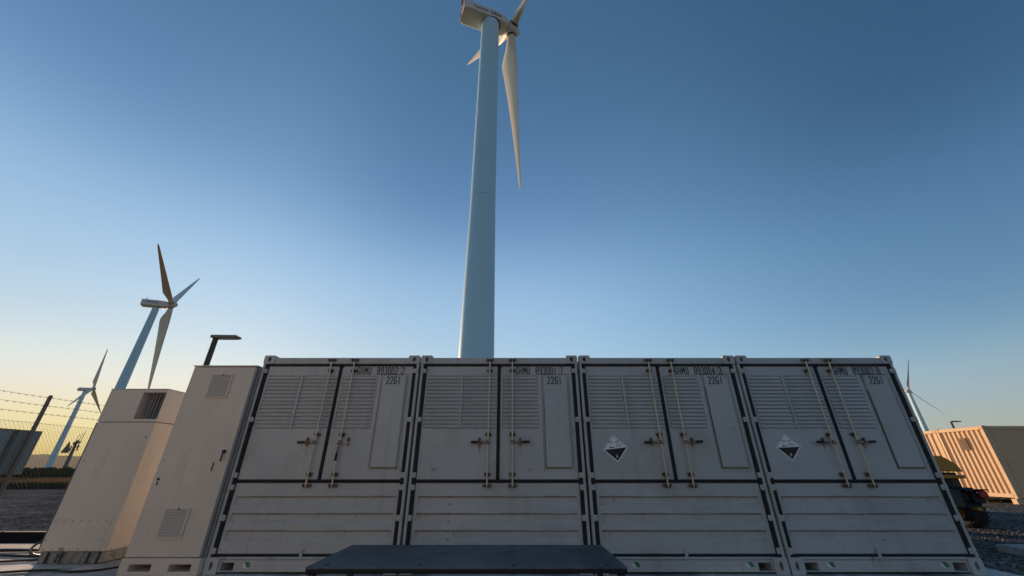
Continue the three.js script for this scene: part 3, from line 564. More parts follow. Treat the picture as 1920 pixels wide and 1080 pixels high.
// ------------------------------------------------------------------ low steel table
{
  const t = thing('low_table', 'low dark blue grey steel table in front of the containers', 'table', [-0.385, 0.009, -4.385]);
  const hw = 1.36, hd = 0.515;
  part(t, 'table_top', cb(-hw, hw, 0.428, 0.446, -hd, hd, 0.004), M.tableTop);
  part(t, 'apron', merge([cb(-hw + 0.004, hw - 0.004, 0.400, 0.427, hd - 0.03, hd - 0.002, 0.003), cb(-hw + 0.004, hw - 0.004, 0.385, 0.427, -hd + 0.002, -hd + 0.03, 0.003), cb(-hw + 0.004, -hw + 0.03, 0.386, 0.426, -hd + 0.031, hd - 0.031, 0.003), cb(hw - 0.03, hw - 0.004, 0.386, 0.426, -hd + 0.031, hd - 0.031, 0.003)]), M.black);
  for (const x of [-1.2, -0.4, 0.4, 1.2]) for (const z of [-hd + 0.06, hd - 0.06]) part(t, 'bolt_head', boxUV(rod([x, 0.446, z], [x, 0.453, z], 0.014, 6)), M.dark);
  for (const x of [-hw + 0.05, hw - 0.05]) for (const z of [-hd + 0.05, hd - 0.05]) part(t, 'leg', cb(x - 0.03, x + 0.03, 0, 0.39, z - 0.012, z + 0.018, 0.004), M.dark);
}

// ------------------------------------------------------------------ wind turbines
function bladeGeo(R, pitch, cMax) {
  const N = 22, K = 18, ring = [];
  const chord = (t) => t < 0.04 ? 1.15 : t < 0.2 ? 1.15 + (cMax - 1.15) * sm(0.04, 0.2, t) : cMax - (cMax - 0.40) * Math.pow((t - 0.2) / 0.8, 0.82);
  for (let i = 0; i <= N; i++) {
    const t = i === N ? 1 : Math.pow(i / N, 1.15), c = chord(t) * (t > 0.985 ? 0.45 : 1) * R / 25, w = sm(0.03, 0.18, t), th = c * (1 - w) + c * w * (0.30 - 0.14 * t), tw = (14 * (1 - t) ** 2 + pitch) * D2R, row = [];
    for (let k = 0; k < K; k++) {
      const a = k / K * 2 * Math.PI, cx = Math.cos(a), sy = Math.sin(a);
      // round root to aerofoil: blunt leading edge at +, sharp trailing edge at -
      let x = cx * c / 2, z = sy * th / 2;
      const s = (cx + 1) / 2, foil = Math.pow(s, 0.62) * (1.08 - 0.55 * s) * 1.25;
      z = z * (1 - w) + w * Math.sign(sy) * Math.pow(Math.abs(sy), 0.9) * th / 2 * foil;
      x = x - w * c * 0.24;
      row.push([x * Math.cos(tw) - z * Math.sin(tw), t * R, x * Math.sin(tw) + z * Math.cos(tw)]);
    }
    ring.push(row);
  }
  const pos = [];
  for (let i = 0; i < N; i++) for (let k = 0; k < K; k++) { const a = ring[i][k], b = ring[i][(k + 1) % K], c = ring[i + 1][(k + 1) % K], d = ring[i + 1][k]; pos.push(...a, ...c, ...b, ...a, ...d, ...c); }
  for (let k = 1; k < K - 1; k++) pos.push(...ring[N][0], ...ring[N][k + 1], ...ring[N][k]);
  let g = new THREE.BufferGeometry(); g.setAttribute('position', new THREE.Float32BufferAttribute(pos, 3));
  g = mergeVertices(g, 1e-4); g.computeVertexNormals(); return toCreasedNormals(g, 0.9);
}
function loft(secs, K = 40) {                             // rounded-rectangle sections along +x: [x, yLow, yHigh, halfWidth, roundness]
  const ring = secs.map(([x, y0, y1, hw, p]) => { const r = []; for (let k = 0; k < K; k++) { const a = (k + 0.5) / K * 2 * Math.PI, c = Math.cos(a), s = Math.sin(a), e = 2 / p; r.push([x, (y0 + y1) / 2 + Math.sign(s) * Math.abs(s) ** e * (y1 - y0) / 2, Math.sign(c) * Math.abs(c) ** e * hw]); } return r; });
  const pos = [];
  for (let i = 0; i + 1 < ring.length; i++) for (let k = 0; k < K; k++) { const a = ring[i][k], b = ring[i][(k + 1) % K], c = ring[i + 1][(k + 1) % K], d = ring[i + 1][k]; pos.push(...a, ...b, ...c, ...a, ...c, ...d); }
  for (let k = 1; k < K - 1; k++) { pos.push(...ring[0][0], ...ring[0][k + 1], ...ring[0][k]); const L = ring[ring.length - 1]; pos.push(...L[0], ...L[k], ...L[k + 1]); }
  let g = new THREE.BufferGeometry(); g.setAttribute('position', new THREE.Float32BufferAttribute(pos, 3)); g = mergeVertices(g, 1e-4); g.computeVertexNormals();
  return boxUV(toCreasedNormals(g, 0.6));
}
const font = await new FontLoader().loadAsync('fonts/droid/droid_serif_bold.typeface.json');
// hub: hub position (x, height, forward); yaw: where the rotor looks, from forward to the right
function turbine(label, hub, yaw, psi, R, { towerBase, towerTop, detail, group, cone = 3, tilt = 5, over = 3.2, radii, nacelleYaw = yaw, pitch = 4, cMax = 2.3 }) {
  const y = yaw * D2R, n = new THREE.Vector3(Math.sin(y), 0, -Math.cos(y));
  const base = new THREE.Vector3(hub[0], 0, -hub[2]).addScaledVector(n, -over);
  const t = thing('wind_turbine', label, 'wind turbine', [base.x, 0, base.z], 0, group);
  const H = hub[1], topY = H - 1.45;
  const lv = detail ? [0, 0.155, 0.46, 0.76, 1] : [0, 0.5, 1];
  for (let k = 0; k + 1 < lv.length; k++) {
    const h0 = topY * lv[k], h1 = topY * lv[k + 1], rA = radii ? radii[k] : towerBase + (towerTop - towerBase) * lv[k], rB = radii ? radii[k + 1] : towerBase + (towerTop - towerBase) * lv[k + 1];
    const g = new THREE.CylinderGeometry(rB, rA, h1 - h0 - 0.03, 48, 1, true); g.translate(0, (h0 + h1) / 2, 0); part(t, 'tower_section', g, M.tower);
    const f = new THREE.CylinderGeometry(rB - 0.004, rB - 0.004, 0.05, 48); f.translate(0, h1, 0); part(t, 'flange_joint', f, M.steelGrey);
  }
  const head = new THREE.Group(); head.name = 'nacelle_head'; // everything above the yaw bearing
  const q = new THREE.Quaternion().setFromAxisAngle(new THREE.Vector3(0, 1, 0), Math.PI / 2 - nacelleYaw * D2R);   // local +x becomes the rotor axis
  const S = R / 25;
  const nc = part(t, 'nacelle', loft([[-4.05, -1.06, 0.52, 1.16, 9], [-3.98, -1.15, 0.62, 1.25, 12], [-0.6, -1.15, 0.66, 1.25, 12], [1.2, -1.12, 0.66, 1.2, 10], [2.0, -1.02, 0.64, 1.0, 6], [2.42, -0.82, 0.62, 0.78, 3]].map((r) => [r[0] * S * (detail || r[0] > 0 ? 1 : 0.84), r[1] * S, r[2] * S, r[3] * S, r[4]])), M.nacelle, [0, H, 0]);
  nc.quaternion.copy(q);
  const yr = new THREE.CylinderGeometry(towerTop * 1.04, towerTop * 1.04, 0.2, 40); part(nc, 'yaw_ring', yr, M.dark, [0, -1.16 * S, 0]);
  if (detail) {
    part(nc, 'rear_cooler', cb(-4.36, -3.9, 0.42, 1.02, 0.25, 1.12, 0.06), M.black);
    part(nc, 'rear_hatch', merge([cb(-4.22, -4.03, -1.06, -0.98, -1.12, 1.12, 0.01), cb(-4.22, -4.03, 0.30, 0.38, -1.12, 1.12, 0.01), cb(-4.22, -4.03, -0.98, 0.30, 1.04, 1.12, 0.01), cb(-4.22, -4.03, -0.98, 0.30, -1.12, -1.04, 0.01)]), M.nacelle);
    const words = new TextGeometry('Gamesa  E\u00f3lica', { font, size: 0.50, depth: 0.012, curveSegments: 4, bevelEnabled: false });
    words.computeBoundingBox(); const bw = words.boundingBox.max.x; words.scale(4.1 / bw, 1.25, 1);
    part(nc, 'lettering', words, M.ink, [-2.95, -0.62, 1.252 * S]);
  } else {
    part(nc, 'wind_vane', merge([rod([-2.6 * S, 0.6 * S, 0.3], [-2.6 * S, 1.5 * S, 0.3], 0.05), rod([-2.9 * S, 0.6 * S, -0.2], [-2.9 * S, 1.45 * S, -0.2], 0.05)]), M.dark);
    if (group) part(nc, 'lettering_band', cb(-2.4 * S, 0.4 * S, 0.05, 0.42, 0, 0.012, 0.002), std([0.30, 0.34, 0.38], 0.6), [0, -0.35, 1.25 * S]);
  }
  // rotor frame: n tilted up, u horizontal, w up in the rotor plane
  const nt = n.clone().multiplyScalar(Math.cos(tilt * D2R)); nt.y = Math.sin(tilt * D2R);
  const u = new THREE.Vector3(Math.cos(y), 0, Math.sin(y)), w = new THREE.Vector3().crossVectors(u, nt).normalize(); if (w.y < 0) w.negate();
  const tiltQ = new THREE.Quaternion().setFromAxisAngle(new THREE.Vector3(0, 0, 1), tilt * D2R); nc.quaternion.multiply(tiltQ); nc.position.y = H - over * Math.sin(tilt * D2R) - 0.15;
  const C = new THREE.Vector3(hub[0] - base.x, H, -hub[2] - base.z);
  const nose = new THREE.LatheGeometry([[0, 1.45], [0.30, 1.36], [0.62, 1.08], [0.86, 0.62], [0.98, 0.1], [1.0, -0.45], [0.94, -0.8], [0.0, -0.82]].reverse().map(([r, h]) => new THREE.Vector2(r * S, h * S)), 32);
  const hb = part(t, 'hub', nose, M.nacelle, C.toArray()); hb.quaternion.setFromUnitVectors(new THREE.Vector3(0, 1, 0), nt);
  const bg = bladeGeo(R, pitch, cMax), cuff = new THREE.CylinderGeometry(0.63 * S, 0.66 * S, 0.24, 24);
  for (let k = 0; k < 3; k++) {
    const a = psi * D2R + k * 2 * Math.PI / 3, dir = u.clone().multiplyScalar(Math.cos(a)).addScaledVector(w, Math.sin(a));
    const yv = dir.clone().multiplyScalar(Math.cos(cone * D2R)).addScaledVector(nt, Math.sin(cone * D2R)).normalize();
    const xv = nt.clone().addScaledVector(yv, -nt.dot(yv)).normalize(), zv = new THREE.Vector3().crossVectors(xv, yv);
    const b = part(t, 'blade', bg, M.blade, C.toArray()); b.quaternion.setFromRotationMatrix(new THREE.Matrix4().makeBasis(xv, yv, zv));
    part(b, 'blade_root', cuff, M.dark, [0, 1.0 * S, 0]);
  }
  return t;
}
turbine('tall wind turbine with pale blue tower right behind the containers', [-0.17, 58 + CAMY, 33.03], 60.7, 18.07, 25.1, { towerBase: 1.66, towerTop: 1.22, radii: [1.66, 1.53, 1.31, 1.26, 1.22], detail: true, cone: 4.4, tilt: 6, over: 3.3, nacelleYaw: 67, pitch: -84, cMax: 3.1 });
turbine('grey wind turbine rising behind the cream cabinet with the dark grille', [-105.7, 46 + CAMY, 106.96], 61.6, 17.6, 26.4, { towerBase: 1.4, towerTop: 0.82, cone: 0, tilt: 3.2, group: 'wind turbines in the distance' });
turbine('wind turbine standing beyond the chain link fence beside the antenna mast', [-266.7, 46 + CAMY, 242.7], 62.7, 88.4, 25.9, { towerBase: 1.5, towerTop: 0.92, cone: 0, tilt: 4.2, group: 'wind turbines in the distance' });
turbine('wind turbine half hidden behind the battery container row, above the sand coloured container', [257.8, 46 + CAMY, 248.1], 76.4, 66.2, 20.5, { towerBase: 1.7, towerTop: 1.0, cone: 0, tilt: 4, over: 0.6, group: 'wind turbines in the distance' });

// ------------------------------------------------------------------ lamp posts
function lampPost(label, x, f, H, armX, group) {
  const t = thing('lamp_post', label, 'lamp post', [x, 0, -f], 0, group);
  part(t, 'pole', merge([boxUV(cyl(0.065, 0.055, H - 0.02, 16)).translate(0, H / 2 - 0.01, 0)]), M.dark);
  part(t, 'base_plate', cb(-0.14, 0.14, 0, 0.02, -0.14, 0.14, 0.004), M.dark);
  const sh = new THREE.Shape(); sh.moveTo(-0.055, -0.024); sh.lineTo(armX - 0.05, -0.024); sh.lineTo(armX, -0.010); sh.lineTo(armX - 0.015, 0.014); sh.lineTo(0.03, 0.020); sh.lineTo(-0.055, 0.020); sh.closePath();
  const g = new THREE.ExtrudeGeometry(sh, { depth: 0.20, bevelEnabled: true, bevelSize: 0.008, bevelThickness: 0.008, bevelSegments: 1 }); g.translate(0, H, -0.10);
  part(t, 'lamp_head', boxUV(g), M.lampGrey);
  part(t, 'lens', cb(0.12, armX - 0.09, H - 0.042, H - 0.037, -0.08, 0.08, 0.002), M.creamDark);
}
lampPost('dark lamp post with a flat head above the tall cream cabinet', -6.93, 8.4, 3.98, 0.53, 'lamp posts');
lampPost('small dark lamp post standing behind the sand coloured containers', 28.42, 25.6, 3.98, 0.60, 'lamp posts');

// ------------------------------------------------------------------ fence, sign board
{
  const FX = -11.2, f0 = 3.2, f1 = 24.2, top = 2.19;
  const t = thing('chain_link_fence', 'chain link fence with three barbed wires on slanting light behind the cabinets', 'fence', [FX, 0, 0]);
  t.userData.label = 'chain link fence topped with three strands of barbed wire';
  for (let f = f0 + 0.13; f < f1; f += 3.0) {
    const p = part(t, 'post', boxUV(cyl(0.045, 0.04, 2.79, 12)).translate(0, 1.395, 0), M.post, [0, -0.01, -f]);
    part(p, 'post_cap', new THREE.SphereGeometry(0.042, 10, 6), M.post, [0, 2.785, 0]);
  }
  for (const y of [2.745, 2.565, 2.38]) {
    const gs = []; let f = f0; while (f < f1) { const e = Math.min(f1, f + 1.5); gs.push(rod([0.05, y + 0.012 * Math.sin(f * 2), -f], [0.05, y + 0.012 * Math.sin(e * 2), -e], 0.0032, 5)); f = e; }
    for (let k = f0; k < f1; k += 0.14) { const yy = y + 0.012 * Math.sin(k * 2); gs.push(rod([0.03, yy - 0.016, -k], [0.07, yy + 0.016, -k - 0.012], 0.0030, 4), rod([0.035, yy + 0.017, -k + 0.01], [0.066, yy - 0.017, -k - 0.01], 0.0030, 4)); }
    part(t, 'barbed_wire', merge(gs), M.wire);
  }
  const gs = [], st = 0.082, hgt = top - 0.03;                    // diamond mesh woven of slanting wires
  for (let s = f0 - hgt * 0.8; s < f1; s += st) for (const d of [1, -1]) {
    let a = s, b = s + hgt * 0.8, ya = 0.03, yb = top; if (d < 0) { [ya, yb] = [yb, ya]; }
    const cut = (f) => ya + (yb - ya) * (f - a) / (b - a); let A = Math.max(a, f0), B = Math.min(b, f1); if (B - A < 0.05) continue;
    gs.push(rod([0.003 * d, cut(A), -A], [0.003 * d, cut(B), -B], 0.0019, 4));
  }
  part(t, 'wire_mesh', merge(gs), M.wire);
  part(t, 'tension_wire', merge([rod([0.008, top - 0.02, -f0], [0.008, top - 0.02, -f1], 0.003, 5), rod([0.008, 0.06, -f0], [0.008, 0.06, -f1], 0.003, 5)]), M.wire);

  const s = thing('sign_board', 'grey green board tied to the chain link fence', 'sign', [FX - 0.11, 0, 0]);
  part(s, 'board', cb(0, 0.004, 1.10, 1.995, -9.60, -7.2, 0.001), M.board);
  part(s, 'frame', merge([cb(-0.010, 0.016, 1.990, 2.015, -9.625, -7.2, 0.003), cb(-0.010, 0.016, 1.085, 1.110, -9.625, -7.2, 0.003), cb(-0.010, 0.016, 1.111, 1.989, -9.625, -9.600, 0.003)]), M.boardEdge);
  part(s, 'support', cb(0.006, 0.042, 0.0, 2.0, -9.14, -9.07, 0.004), M.post);
  part(s, 'support', cb(0.018, 0.05, 0.0, 2.30, -8.60, -8.56, 0.004), M.post);
}

// ------------------------------------------------------------------ antenna mast in the distance
{
  const t = thing('antenna_mast', 'thin antenna mast with a dark triangular panel beside the far turbine', 'mast', [-107.7, 0, -100]);
  part(t, 'pole', cyl(0.42, 0.26, 7.6, 12).translate(0, 3.8, 0), M.mast);
  for (const [x, y, l] of [[-0.7, 6.2, 1.3], [0.3, 6.9, 1.6], [-0.4, 7.4, 1.2], [0.5, 5.9, 1.5], [-0.6, 5.6, 0.9]]) part(t, 'cross_arm', rod([-0.1, y, 0], [x + l * 0.6, y + 0.25, 0.1], 0.08, 6), M.mast);
  for (const [x, y] of [[-0.75, 6.0], [0.8, 6.3], [-0.55, 6.9], [0.65, 7.1], [0.9, 5.6], [-0.8, 5.4]]) part(t, 'antenna', cb(x - 0.14, x + 0.14, y - 0.35, y + 0.35, -0.1, 0.1, 0.03), M.mast);
  for (const [x, h] of [[-0.3, 9.0], [0.35, 9.3], [0.9, 9.9]]) part(t, 'whip_aerial', rod([x, 7.2, 0], [x + 0.15, h, 0], 0.05, 5), M.mast);
  const sh = new THREE.Shape(); sh.moveTo(-1.75, 7.33); sh.quadraticCurveTo(-0.95, 6.2, -0.92, 4.72); sh.lineTo(-2.75, 4.75); sh.quadraticCurveTo(-2.3, 5.7, -1.75, 7.33);
  part(t, 'triangular_panel', new THREE.ExtrudeGeometry(sh, { depth: 0.12, bevelEnabled: false }), M.mast);
  part(t, 'panel_stay', rod([-1.2, 4.9, 0.05], [-0.2, 4.5, 0], 0.035, 5), M.mast);
}

// ------------------------------------------------------------------ black sheet painted as a dark trench, and cables on the pad
{
  const d = thing('trench_dark_sheet', 'flat black sheet painted as the dark of an open trench beside the cooling cabinet', 'mat', [-10.2, 0.009, -8.55]);  // no real mat: flat sheet whose black stands in for trench shade
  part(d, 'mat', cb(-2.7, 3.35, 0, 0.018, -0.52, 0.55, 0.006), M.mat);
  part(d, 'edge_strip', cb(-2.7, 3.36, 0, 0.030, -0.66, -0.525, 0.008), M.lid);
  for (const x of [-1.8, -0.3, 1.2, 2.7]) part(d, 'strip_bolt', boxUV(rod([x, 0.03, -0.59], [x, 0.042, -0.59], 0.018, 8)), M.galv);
  part(d, 'trench_dark_flap', cb(-2.7, 0.9, 0.0185, 0.030, 0.50, 0.80, 0.004), M.mat);
  const tube = (name, label, pts, r, mat) => single(name, label, 'cable', boxUV(new THREE.TubeGeometry(new THREE.CatmullRomCurve3(pts.map((p) => new THREE.Vector3(p[0], p[1], -p[2]))), 60, r, 8)), mat, undefined, 'loose cables on the pad');
  const g = 0.011;
  tube('cable', 'dark cable arching down from behind the cooling cabinet to its foot', [[-7.2, 0.62, 8.0], [-7.55, 0.36, 7.75], [-7.75, 0.12, 7.35], [-7.45, 0.02 + g, 7.0], [-6.8, 0.03, 6.7], [-6.6, 0.06, 6.55]], 0.018, M.cable);
  tube('cable', 'brown cable lying straight across the sunlit pad', [[-11, g + 0.012, 7.0], [-9, g + 0.012, 7.15], [-7.9, g + 0.012, 7.2], [-6.75, g + 0.012, 7.35]], 0.012, M.cableBrown);
  tube('cable', 'black cable looped back beside the cooling cabinet', [[-6.7, 0.025, 6.75], [-7.4, 0.025, 6.83], [-8.4, 0.025, 7.0], [-8.75, 0.025, 7.12], [-8.5, 0.03, 7.2], [-7.6, 0.05, 7.12], [-6.8, 0.03, 7.0]], 0.016, M.cable);
  tube('cable', 'black cable running from the pad edge past the cooling cabinet', [[-8.6, 0.024, 5.6], [-7.6, 0.024, 6.25], [-7.0, 0.024, 6.5], [-6.6, 0.024, 6.58]], 0.014, M.cable);
  tube('cable', 'black cable curving over the pad to the tall cabinet', [[-6.9, 0.024, 5.55], [-6.35, 0.024, 5.86], [-5.95, 0.024, 5.95], [-5.6, 0.024, 5.86], [-5.35, 0.024, 5.95], [-5.0, 0.05, 6.25]], 0.013, M.cable);
}

// ------------------------------------------------------------------ sand coloured containers on the right
function sandContainer(label, x, f, wid, len, hatch) {
  const H = 2.62, y0 = 0.18, c = thing('sand_container', label, 'container', [x, y0, -f], 0, 'sand coloured containers');
  // local: x along its length to the right, z from 0 (near side) to -wid
  const end = corrugated(wid - 0.20, H - 0.30, 9, 0.05); end.rotateY(-Math.PI / 2); part(c, 'end_wall', end, M.sand, [0.03, 0.16, -wid + 0.10]);
  const n = Math.round(len / 0.28), side = corrugated(len - 0.26, H - 0.28, n, 0.036); const sw = part(c, 'side_wall', side, M.sand, [0.13, 0.16, -0.02]);
  const far = corrugated(len - 0.26, H - 0.28, n, 0.036); far.rotateY(Math.PI); part(c, 'side_wall', far, M.sand, [len - 0.13, 0.16, -wid + 0.02]);
  part(c, 'end_wall', cb(len - 0.04, len - 0.02, 0.12, H - 0.1, -wid + 0.1, -0.1, 0.004), M.sand);
  part(c, 'roof', cb(0.05, len - 0.05, H - 0.07, H - 0.04, -wid + 0.04, -0.04, 0.006), M.sand);
  part(c, 'floor', cb(0.05, len - 0.05, 0.08, 0.12, -wid + 0.04, -0.04, 0.006), M.dark);
  for (const z of [0, -wid + 0.11]) for (const xx of [0, len - 0.13]) {
    part(c, 'corner_post', cb(xx, xx + 0.13, 0.12, H - 0.12, z - 0.11, z, 0.01), M.sand);
    part(c, 'corner_casting', cb(xx - 0.006, xx + 0.165, H - 0.122, H, z - 0.116, z + 0.006, 0.012), M.sand);
    part(c, 'corner_casting', cb(xx - 0.006, xx + 0.165, 0, 0.122, z - 0.116, z + 0.006, 0.012), M.sand);
  }
  part(c, 'end_rail', merge([cb(0.0, 0.10, H - 0.15, H - 0.02, -wid + 0.117, -0.117, 0.01), cb(0.0, 0.10, 0.03, 0.17, -wid + 0.117, -0.117, 0.01)]), M.sand);
  part(c, 'side_rail', merge([cb(0.166, len - 0.166, H - 0.13, H - 0.02, -0.09, -0.001, 0.01), cb(0.166, len - 0.166, 0.03, 0.17, -0.09, -0.001, 0.01)]), M.sand);
  for (const [a, z] of [[0.0, -0.2], [0.0, -wid + 0.05], [len - 0.3, -0.2], [len - 0.3, -wid + 0.05]]) part(c, 'support_block', cb(a - 0.03, a + 0.32, -y0 - 0.01, -0.001, z - 0.03, z + 0.15, 0.008), M.sand);
  if (hatch) {
    const h = part(c, 'hatch', merge([cb(-0.016, 0.045, 1.74, 2.20, -1.10, -0.80, 0.006)]), std([0.20, 0.12, 0.06], 0.7)); part(h, 'hatch_pane', cb(-0.022, -0.015, 1.80, 2.14, -1.05, -0.85, 0.002), std([0.16, 0.10, 0.06], 0.75));
    const win = part(c, 'window', cb(2.35, 3.25, 1.35, 1.95, -0.06, 0.012, 0.01), M.steelGrey); part(win, 'window_pane', cb(2.41, 3.19, 1.41, 1.89, -0.05, 0.016, 0.004), std([0.02, 0.025, 0.03], 0.15));
  }
  return c;
}
sandContainer('sand coloured corrugated container with a small brown hatch in its sunlit end', 19.12, 16.18, 1.86, 6.06, true);
sandContainer('sand coloured corrugated container standing behind the one with the hatch', 19.16, 18.10, 2.3, 6.06, false);

// ------------------------------------------------------------------ yellow loader parked beyond the containers
{
  const t = thing('yellow_loader', 'yellow wheeled loader with a red tail lamp parked beside the container row', 'loader', [9.58, 0, -9.72]);
  // rear faces the camera (+z), local z from 0 (rear) to -4
  const hull = (pts, depth, z) => { const g = new THREE.ExtrudeGeometry(new THREE.Shape(pts.map(([p, r]) => new THREE.Vector2(p, r))), { depth, bevelEnabled: true, bevelSize: 0.025, bevelThickness: 0.025, bevelSegments: 2 }); g.translate(0, 0, z); return boxUV(g); };
  part(t, 'engine_hood', hull([[-0.98, 1.16], [0.98, 1.16], [0.90, 1.30], [0.66, 1.46], [-0.66, 1.46], [-0.90, 1.30]], 1.66, -1.74), M.yellow);
  part(t, 'engine_bay', cb(-0.92, 0.94, 0.80, 1.13, -1.70, -0.16, 0.02), M.dark);
  part(t, 'rear_bar', cb(-0.98, 1.0, 1.00, 1.075, -0.15, -0.05, 0.015), M.yellow);
  part(t, 'radiator_slats', merge([0, 1, 2].map((k) => cb(-0.7, 0.7, 0.84 + k * 0.055, 0.865 + k * 0.055, -0.158, -0.13, 0.006))), M.black);
  part(t, 'counterweight', cb(-0.80, 0.80, 0.38, 0.79, -1.2, -0.10, 0.05), M.dark);
  part(t, 'chassis', merge([cb(-0.75, 0.75, 0.42, 0.78, -3.9, -1.22, 0.04), cb(0.75, 1.16, 0.52, 0.81, -1.1, -0.10, 0.04), cb(-1.1, -0.75, 0.52, 0.81, -1.1, -0.10, 0.04)]), M.black);
  const cab = part(t, 'cab', merge([cb(-0.72, -0.64, 1.3, 2.25, -2.9, -1.82, 0.02), cb(0.64, 0.72, 1.3, 2.25, -1.90, -1.82, 0.02), cb(0.64, 0.72, 1.3, 2.25, -2.98, -2.9, 0.02), cb(-0.72, 0.72, 0.8, 1.3, -3.0, -1.80, 0.03), cb(-0.78, 0.78, 2.25, 2.34, -3.05, -1.75, 0.03)]), M.black);
  part(cab, 'cab_glass', merge([cb(-0.62, 0.62, 1.32, 2.22, -1.86, -1.85, 0.001), cb(-0.62, 0.62, 1.32, 2.22, -2.95, -2.94, 0.001)]), new THREE.MeshPhysicalMaterial({ color: 0xffffff, transmission: 1, roughness: 0.05, thickness: 0 }));
  part(t, 'loader_arm', merge([cb(-0.7, -0.55, 0.75, 1.0, -4.9, -3.05, 0.03), cb(0.55, 0.7, 0.75, 1.0, -4.9, -3.05, 0.03)]), M.yellow);
  part(t, 'bucket', merge([cb(-1.1, 1.1, 0.05, 0.12, -5.6, -4.85, 0.02), cb(-1.1, 1.1, 0.12, 0.85, -4.92, -4.82, 0.02)]), M.dark);
  const wheel = (x, z, r, w) => {
    const prof = [[r * 0.55, -w / 2], [r * 0.88, -w / 2], [r * 0.97, -w * 0.40], [r, -w * 0.28], [r, w * 0.28], [r * 0.97, w * 0.40], [r * 0.88, w / 2], [r * 0.55, w / 2]].map(([a, b]) => new THREE.Vector2(a, b));
    const ty = new THREE.LatheGeometry(prof, 36); ty.rotateZ(Math.PI / 2);
    const lugs = []; for (let k = 0; k < 22; k++) for (const s of [-1, 1]) { const g = cb(s < 0 ? -w * 0.46 : 0.01, s < 0 ? -0.01 : w * 0.46, r - 0.006, r + 0.014, -0.022, 0.022, 0.006); g.rotateX((k + (s > 0 ? 0.5 : 0)) / 22 * 2 * Math.PI); lugs.push(g); }
    const wh = part(t, 'wheel', merge([ty, ...lugs]), M.rubber, [x, r + 0.002, z]);
    const rim = new THREE.CylinderGeometry(r * 0.56, r * 0.56, w * 0.8, 24); rim.rotateZ(Math.PI / 2); part(wh, 'rim', rim, M.yellow);
  };
  for (const x of [-0.98, 0.98]) { wheel(x, -0.40, 0.31, 0.40); wheel(x, -3.4, 0.46, 0.36); }
  for (const x of [-1.02, 1.02]) {
    part(t, 'mudguard', merge([cb(x - 0.21, x + 0.21, 0.72, 0.78, -1.15, -0.02, 0.02), cb(x - 0.10, x + 0.16, 0.50, 0.715, -0.075, -0.03, 0.015)]), M.black);
    const l = part(t, 'tail_lamp', cb(x - 0.08 + 0.1 * Math.sign(x), x + 0.12 + 0.1 * Math.sign(x), 0.60, 0.755, -0.028, 0.045, 0.03), M.red); part(l, 'lamp_bracket', cb(x - 0.10 + 0.1 * Math.sign(x), x + 0.14 + 0.1 * Math.sign(x), 0.76, 0.785, -0.028, 0.05, 0.006), M.black);
    part(t, 'step', cb(x - 0.06 - 0.12 * Math.sign(x), x + 0.06 - 0.12 * Math.sign(x), 0.36, 0.42, -0.10, 0.03, 0.01), M.yellow);
  }
}

// ------------------------------------------------------------------ concrete cover slab and loose stone
single('cover_slab', 'flat concrete cover slab on the gravel past the end container', 'slab', cb(7.9, 10.6, -0.02, 0.09, -7.35, -6.75, 0.012), M.slab);
{
  const sg = []; for (let k = 0; k < 3; k++) { const g = new THREE.IcosahedronGeometry(1, 1), p = g.attributes.position; for (let i = 0; i < p.count; i++) { const s = 1 + 0.5 * fbm(p.getX(i) * 1.3 + k * 9, p.getY(i) * 1.3, p.getZ(i) * 1.3, 2); p.setXYZ(i, p.getX(i) * s, p.getY(i) * s * 0.62, p.getZ(i) * s); } g.computeVertexNormals(); sg.push(g); }
  const m = new THREE.Matrix4(), q = new THREE.Quaternion(), col = new THREE.Color(), e = new THREE.Euler();
  const stones = (n, x0, x1, f0, f1, sMin, sMax, g) => {
    const im = new THREE.InstancedMesh(g, std([1, 1, 1], 0.92), n); im.name = numbered('loose_stones'); im.userData.kind = 'stuff';
    for (let i = 0; i < n; i++) {
      const f = f0 + (f1 - f0) * Math.pow(rnd(), 1.4), x = rr(x0, x1), s = sMin + (sMax - sMin) * Math.pow(rnd(), 3);
      q.setFromEuler(e.set(rr(-0.5, 0.5), rr(0, 6.3), rr(-0.5, 0.5))); m.compose(new THREE.Vector3(x, -0.012 + s * 0.25, -f), q, new THREE.Vector3(s, s, s)); im.setMatrixAt(i, m);
      const g0 = rr(0.05, 0.20); im.setColorAt(i, col.setRGB(g0, g0 * rr(0.9, 0.97), g0 * rr(0.78, 0.94)));
    }
    im.castShadow = im.receiveShadow = true; scene.add(im);
  };
  stones(16000, 6.45, 15, 5.2, 16, 0.007, 0.032, sg[0]);
  stones(8000, 6.45, 24, 8, 24, 0.010, 0.034, sg[1]);
  stones(4000, -24, -7, 9.6, 20, 0.006, 0.016, sg[2]);
}

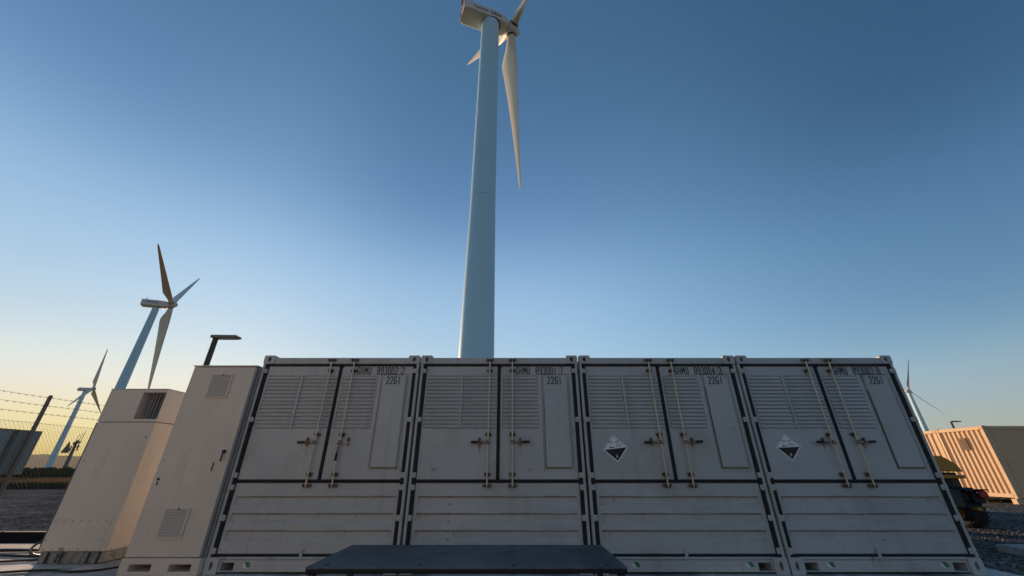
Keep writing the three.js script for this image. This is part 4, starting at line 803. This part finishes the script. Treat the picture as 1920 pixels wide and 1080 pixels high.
// ------------------------------------------------------------------ dry grass and dark scrub beyond the yard
{
  const m = new THREE.Matrix4(), q = new THREE.Quaternion(), e = new THREE.Euler(), col = new THREE.Color();
  const blade = quads([[[-0.03, 0, 0], [0.03, 0, 0], [0.012, 0.55, 0.08]], [[0.012, 0.55, 0.08], [0.03, 0, 0], [-0.03, 0, 0]], [[-0.02, 0, 0.05], [0.02, 0, 0.03], [-0.05, 0.42, -0.05]]].map((t) => t));
  const inst = (name, g, mat, n, place) => { const im = new THREE.InstancedMesh(g, mat, n); im.name = numbered(name); im.userData.kind = 'stuff'; for (let i = 0; i < n; i++) place(im, i); im.castShadow = im.receiveShadow = true; scene.add(im); };
  inst('dry_grass', blade, std([1, 1, 1], 0.95, { side: THREE.DoubleSide }), 26000, (im, i) => {
    const f = rr(30.5, 58), x = -f * rr(0.9, 1.5), s = rr(0.4, 1.0) * 0.62; q.setFromEuler(e.set(rr(-0.3, 0.3), rr(0, 6.3), rr(-0.3, 0.3)));
    m.compose(new THREE.Vector3(x, -0.03, -f), q, new THREE.Vector3(s * 1.4, s, s * 1.4)); im.setMatrixAt(i, m);
    im.setColorAt(i, col.setRGB(rr(0.24, 0.36), rr(0.18, 0.25), rr(0.09, 0.13)));
  });
  inst('green_weeds', blade, std([1, 1, 1], 0.95, { side: THREE.DoubleSide }), 7000, (im, i) => {
    const f = rr(28.6, 31), x = -f * rr(0.9, 1.5), s = rr(0.5, 1.0); q.setFromEuler(e.set(rr(-0.3, 0.3), rr(0, 6.3), rr(-0.3, 0.3)));
    m.compose(new THREE.Vector3(x, -0.03, -f), q, new THREE.Vector3(s * 2, s * 0.8, s * 2)); im.setMatrixAt(i, m); im.setColorAt(i, col.setRGB(rr(0.04, 0.08), rr(0.06, 0.10), rr(0.02, 0.04)));
  });
  const leaf = quads([[[-0.09, -0.05, 0], [0.09, -0.05, 0.02], [0.06, 0.12, 0.05], [-0.04, 0.12, -0.03]], [[0, -0.06, -0.08], [0.02, -0.06, 0.08], [-0.03, 0.11, 0.06], [0.02, 0.12, -0.05]]]);
  const clump = []; for (let k = 0; k < 130; k++) clump.push([rr(58, 74), rr(-1.5, -0.9), rr(0.75, 1.25)]);
  inst('dark_scrub', leaf, std([1, 1, 1], 0.9, { side: THREE.DoubleSide }), 42000, (im, i) => {
    const [f, ax, h] = clump[Math.floor(rnd() * clump.length)], a = rr(0, 6.3), b = Math.acos(rr(0, 1)), r = Math.pow(rnd(), 0.4);
    const x = f * ax + Math.cos(a) * Math.sin(b) * r * 2.0, y = Math.cos(b) * r * h * 1.15 * (1 + 0.2 * fbm(x, f, 1, 2)), z = -f + Math.sin(a) * Math.sin(b) * r * 1.6;
    q.setFromEuler(e.set(rr(-1, 1), rr(0, 6.3), rr(-1, 1))); const s = rr(0.8, 1.8); m.compose(new THREE.Vector3(x, y, z), q, new THREE.Vector3(s, s, s)); im.setMatrixAt(i, m);
    im.setColorAt(i, col.setRGB(rr(0.035, 0.07), rr(0.05, 0.085), rr(0.018, 0.03)));
  });
}

// ------------------------------------------------------------------ evening haze
scene.fog = new THREE.FogExp2(new THREE.Color(0xf6e2bd), 0.00013);

renderer.render(scene, camera);
